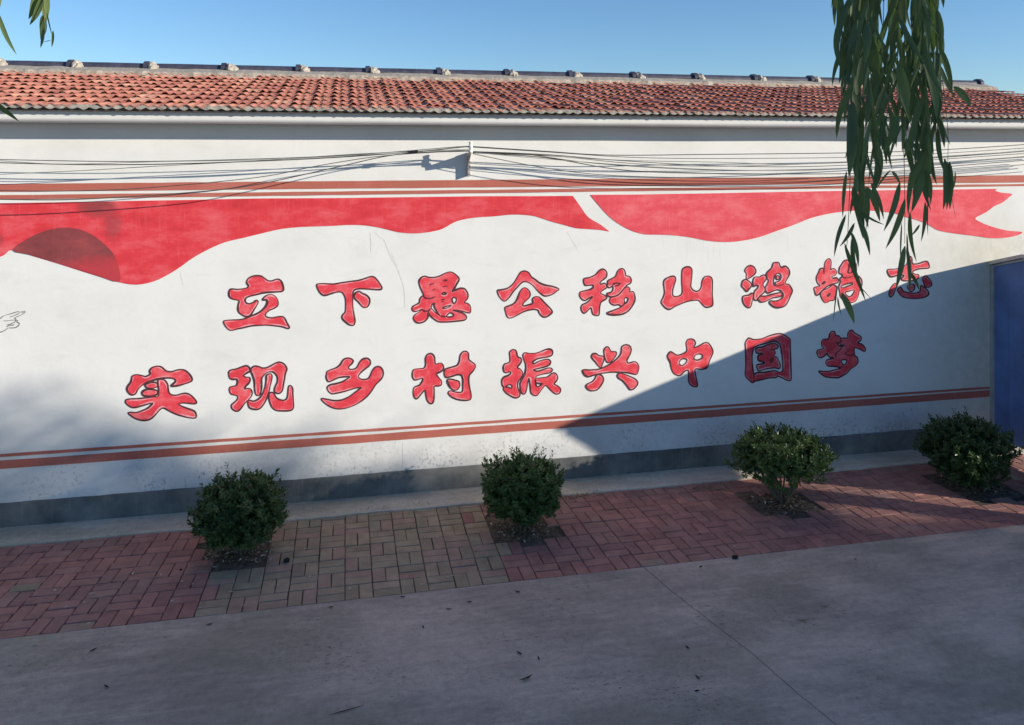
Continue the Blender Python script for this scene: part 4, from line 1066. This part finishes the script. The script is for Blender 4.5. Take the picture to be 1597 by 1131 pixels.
# high crown overhead, out of the camera's view
random.seed(5); mb = MB()
for i in range(5200):
    d = rand_dir(); p = Vector((2.2, -8.9, 6.6)) + Vector((d.x * 1.9, d.y * 1.5, d.z * 1.5)) * random.random() ** 0.4
    leaf_quad(mb, p, Vector((random.gauss(0, .3), random.gauss(0, .3), -1)).normalized(), rand_dir(), 0.12, 0.022)
mb.obj('crown', M['willowleaf'], willow, kind='stuff')


def D(px_, py_, dist):
    """point at a distance in front of the camera, in a direction of the photograph"""
    return P(px_, py_, 7.5 - dist)


nleaf = 0
spare = MB()


def add_leaf(tw, base, tip, wpx=None, mass=False):
    global nleaf
    d = tip - base; ln = d.length; d.normalize()
    view = (CAM - base).normalized()
    n_ = (view + rand_dir() * 0.75); s = d.cross(n_).normalized(); nn_ = s.cross(d).normalized()
    k = random.randrange(6)
    if wpx is not None:
        wr = wpx / 625.0 * 1.25 / ln
        k = min(range(6), key=lambda j: abs(WR[j] - wr)); sx = ln * wr / WR[k]
    else:
        sx = ln * random.uniform(0.9, 1.3)
    m3 = Matrix((s * sx, d * ln, nn_ * ln)).transposed().to_4x4()
    mtx = Matrix.Translation(base) @ m3
    if mass:
        spare.add([mtx @ v.co for v in LV[k].vertices], [tuple(p.vertices) for p in LV[k].polygons])
    else:
        put('leaf', LV[k], tw, mtx); nleaf += 1


def twig(pix, dist, leafy=True, step=0.030, lo=0.0, spread=0.8, hi=1.0, r=0.0016, lf=(0.11, 0.18), mass=False):
    pts = [D(x, y, dist + dd) for x, y, dd in pix]
    path = [Vector(p) for p in smooth_path([tuple(p) for p in pts], False, 8)]
    mb = MB(); mb.tube(path, [r * (1 - 0.6 * i / len(path)) for i in range(len(path))], 5)
    tw = mb.obj('twig', M['twig'], willow, smooth=True)
    if leafy:
        L_ = [0]
        for i in range(1, len(path)): L_.append(L_[-1] + (path[i] - path[i - 1]).length)
        s = L_[-1] * lo; k = 0
        while s < L_[-1] * hi:
            i = next((j for j in range(1, len(L_)) if L_[j] >= s), len(L_) - 1)
            p = path[i - 1].lerp(path[i], (s - L_[i - 1]) / max(1e-6, L_[i] - L_[i - 1]))
            if p.z < CAM.z + 0.19 * (p - CAM).length + 0.12:
                sd_ = 1 if k % 2 else -1
                hr = Vector((math.cos(YAW), -math.sin(YAW), 0)) * sd_ * random.uniform(0.05, 0.34) * spread + Vector((math.sin(YAW), math.cos(YAW), 0)) * random.gauss(0, .2)
                add_leaf(tw, p, p + (Vector((0, 0, -1)) + hr).normalized() * random.uniform(*lf), None, mass)
            k += 1; s += step * random.uniform(0.7, 1.3)
    return tw


random.seed(21)
TOP = -120
tA = twig([(1345, TOP, .05), (1334, 60, .0), (1328, 200, -.02), (1325, 300, 0), (1321, 380, 0), (1317, 385, 0)], 1.95, hi=0.62, step=0.026)
twig([(1350, TOP, .1), (1342, 80, .06), (1338, 200, .04), (1345, 275, .03)], 2.0, step=0.026)
twig([(1360, TOP, 0), (1352, 60, -.08), (1358, 170, -.1), (1366, 225, -.08)], 2.0, step=0.026)
twig([(1372, TOP, .12), (1366, 80, .14), (1368, 160, .14)], 2.05)
twig([(1390, TOP, .0), (1388, 80, .02), (1386, 160, .0), (1378, 205, 0)], 2.0, spread=1.3)
tF = twig([(1405, TOP, -.05), (1400, 90, -.04), (1408, 200, -.04), (1411, 300, -.03), (1411, 380, -.03)], 1.95, hi=0.50, step=0.036)
twig([(1425, TOP, .1), (1425, 60, .08), (1432, 180, .06), (1430, 255, .05)], 2.0, step=0.028)
twig([(1432, TOP, -.1), (1440, 60, -.12), (1446, 180, -.1), (1446, 245, -.1)], 2.0, step=0.028)
twig([(1445, TOP, .0), (1452, 60, .03), (1460, 140, .03), (1463, 215, .03)], 2.0, step=0.03)
tJ = twig([(1450, TOP, .05), (1458, 20, .05), (1468, 110, .04), (1478, 200, .04), (1478, 260, .04)], 2.0, hi=0.62, spread=0.8)
twig([(1310, TOP, .0), (1311, 30, .0), (1314, 60, 0)], 2.0, spread=0.7)
twig([(1325, TOP, .1), (1322, 40, .1), (1324, 75, .1)], 2.0, spread=0.8, step=0.036)
twig([(1415, TOP, .15), (1410, 30, .16), (1418, 110, .16), (1415, 140, .1)], 2.0, step=0.04)


for k in range(9):   # second, denser layer of leaves inside the bunch
    x = 1322 + k * 17 + random.uniform(-4, 4); dp = random.uniform(-.12, .16)
    yb = (150, 235, 265, 250, 190, 215, 240, 255, 200)[k]
    twig([(x + 6, TOP, dp), (x + 2, 60, dp), (x - 4 + (k - 3) * 1.5, yb, dp)], 2.02, step=0.055, mass=True, lo=0.42, spread=0.9, lf=(0.09, 0.16))
spare.obj('leaves', M['willowleaf'], willow, smooth=True, kind='stuff')


def px_leaf(tw, oy, b, t, w_, dist):
    s = 200 / 1593.0
    add_leaf(tw, D(1290 + b[0] * s, oy + b[1] * s, dist), D(1290 + t[0] * s, oy + t[1] * s, dist + random.uniform(-.03, .03)), w_ * s)


R3, R4 = 260, 370
for tw, oy, b, t, w_ in [(tA, R3, (240, 60), (195, 640), 38), (tA, R3, (320, 250), (440, 900), 95), (tA, R3, (380, 620), (530, 1110), 55), (tA, R3, (540, 200), (680, 660), 55), (tA, R3, (500, 250), (650, 690), 65), (tA, R3, (400, 560), (700, 720), 30),
                         (tA, R3, (430, 200), (440, 560), 45), (tA, R3, (480, 240), (490, 780), 50), (tA, R3, (230, 600), (85, 1130), 45), (tA, R3, (340, 700), (155, 990), 40), (tA, R3, (300, 810), (385, 1260), 46), (tA, R4, (220, 80), (440, 825), 75),
                         (tA, R4, (310, 0), (400, 560), 45), (tA, R4, (180, 690), (335, 1080), 75), (tA, R4, (130, 600), (75, 1050), 14), (tA, R4, (130, 740), (180, 970), 20), (tA, R4, (390, 590), (560, 770), 10),
                         (tF, R3, (900, 200), (705, 800), 62), (tF, R3, (965, 400), (715, 1020), 88), (tF, R3, (800, 60), (910, 230), 60), (tF, R3, (790, 40), (620, 290), 25), (tF, R4, (970, 110), (850, 650), 85), (tF, R4, (985, 120), (985, 700), 60), (tF, R4, (1000, 400), (1140, 650), 42),
                         (tF, R3, (925, 700), (900, 1200), 22), (tF, R3, (990, 830), (1010, 1250), 24), (tF, R3, (1190, 20), (1040, 570), 108), (tF, R3, (1240, 40), (1270, 480), 45), (tF, R3, (1030, 560), (1135, 1170), 45), (tF, R3, (1215, 440), (1135, 930), 60), (tF, R3, (1150, 720), (1040, 860), 24),
                         (tF, R3, (1250, 420), (1262, 860), 16), (tF, R3, (1030, 60), (1010, 500), 26), (tF, R3, (1230, 200), (1260, 400), 30), (tJ, R3, (1460, -100), (1415, 540), 75), (tJ, R3, (1490, -60), (1470, 545), 60), (tJ, R3, (1520, -60), (1520, 540), 80), (tJ, R3, (1590, 60), (1550, 290), 28),
                         (tJ, R3, (1540, 330), (1590, 660), 8), (tJ, 130, (1570, 40), (1780, 300), 90), (tF, 130, (890, 390), (690, 880), 90), (tF, 130, (960, 400), (930, 860), 60), (tF, 130, (980, 680), (1090, 960), 42)]:
    px_leaf(tw, oy, b, t, w_, {tA: 1.95, tF: 1.91, tJ: 2.04}[tw])
# few twigs reaching in at the top left corner
tL = twig([(66, TOP, 0), (68, 0, 0), (71, 48, 0)], 2.0, leafy=False)
for b, t, w_ in [((700, -200), (545, 380), 110), ((830, -60), (570, 490), 90), ((860, -300), (840, 560), 110), ((840, 300), (790, 800), 100), ((860, 560), (790, 940), 60), ((920, 250), (1040, 700), 25), ((1040, 600), (1010, 930), 36), ((1000, 790), (850, 830), 10)]:
    s = 120 / 1508.0
    add_leaf(tL, D(b[0] * s, b[1] * s, 2.0), D(t[0] * s, t[1] * s, 2.02), w_ * s)
tK = twig([(-30, TOP, 0), (-20, 0, 0), (-12, 10, 0)], 2.0, leafy=False)
s = 120 / 1508.0
add_leaf(tK, D(-40 * s, 250 * s, 2.0), D(355 * s, 1080 * s, 2.0), 5); add_leaf(tK, D(-25, 150, 2.0), D(30, 190, 2.02), 9); add_leaf(tK, D(-8, -40, 2.0), D(-2, 14, 2.02), 8)
print('willow leaves', nleaf)

# ------------------------------------------------------------------ roadside trees behind the camera that shade the road
def tree(x, y, top, r, label, seed_):
    random.seed(seed_); root = thing('roadside_tree', (x, y, 0), label, 'tree', 'leafy trees across the road')
    mb = MB(); mb.tube(smooth_path([(x, y, -0.1), (x + .1, y, 2.2), (x, y + .1, 4.2), (x, y, top - 1.5)], False, 5), [0.2 - 0.009 * i for i in range(16)], 9); mb.obj('trunk', M['bark'], root, smooth=True)
    for k in range(5):
        a = k * 1.3; mb = MB(); mb.tube([(x, y, 3.5 + k * .3), (x + math.cos(a) * r * .4, y + math.sin(a) * r * .4, 4.6 + k * .3), (x + math.cos(a) * r * .7, y + math.sin(a) * r * .7, 5.6 + k * .3)], [.07, .05, .02], 6); mb.obj('limb', M['bark'], root)
    mb = MB(); H = (top - 2.6) / 2; cz = top - H
    for i in range(9000 if x < 22 else 6500):
        d = rand_dir(); k = 1 + 0.22 * noise.noise(d * 2.2 + Vector((seed_, 0, 0)))
        p = Vector((x, y, cz)) + Vector((d.x * r * k, d.y * r * 0.9 * k, d.z * H * k)) * random.random() ** 0.38
        leaf_quad(mb, p, rand_dir(), rand_dir(), random.uniform(0.16, 0.26), random.uniform(0.09, 0.15))
    mb.obj('crown', M['treeleaf'], root, kind='stuff')


words = ['first', 'second', 'third', 'fourth', 'fifth', 'sixth']
for i, (x, top) in enumerate([(15.2, 8.6), (18.2, 8.85), (21.2, 9.1), (23.4, 8.55), (25.2, 8.45)]):
    tree(x, -14.0, top, 2.25 if i < 4 else 1.75, 'tall leafy tree, %s in the row across the road' % words[i], 31 + i)
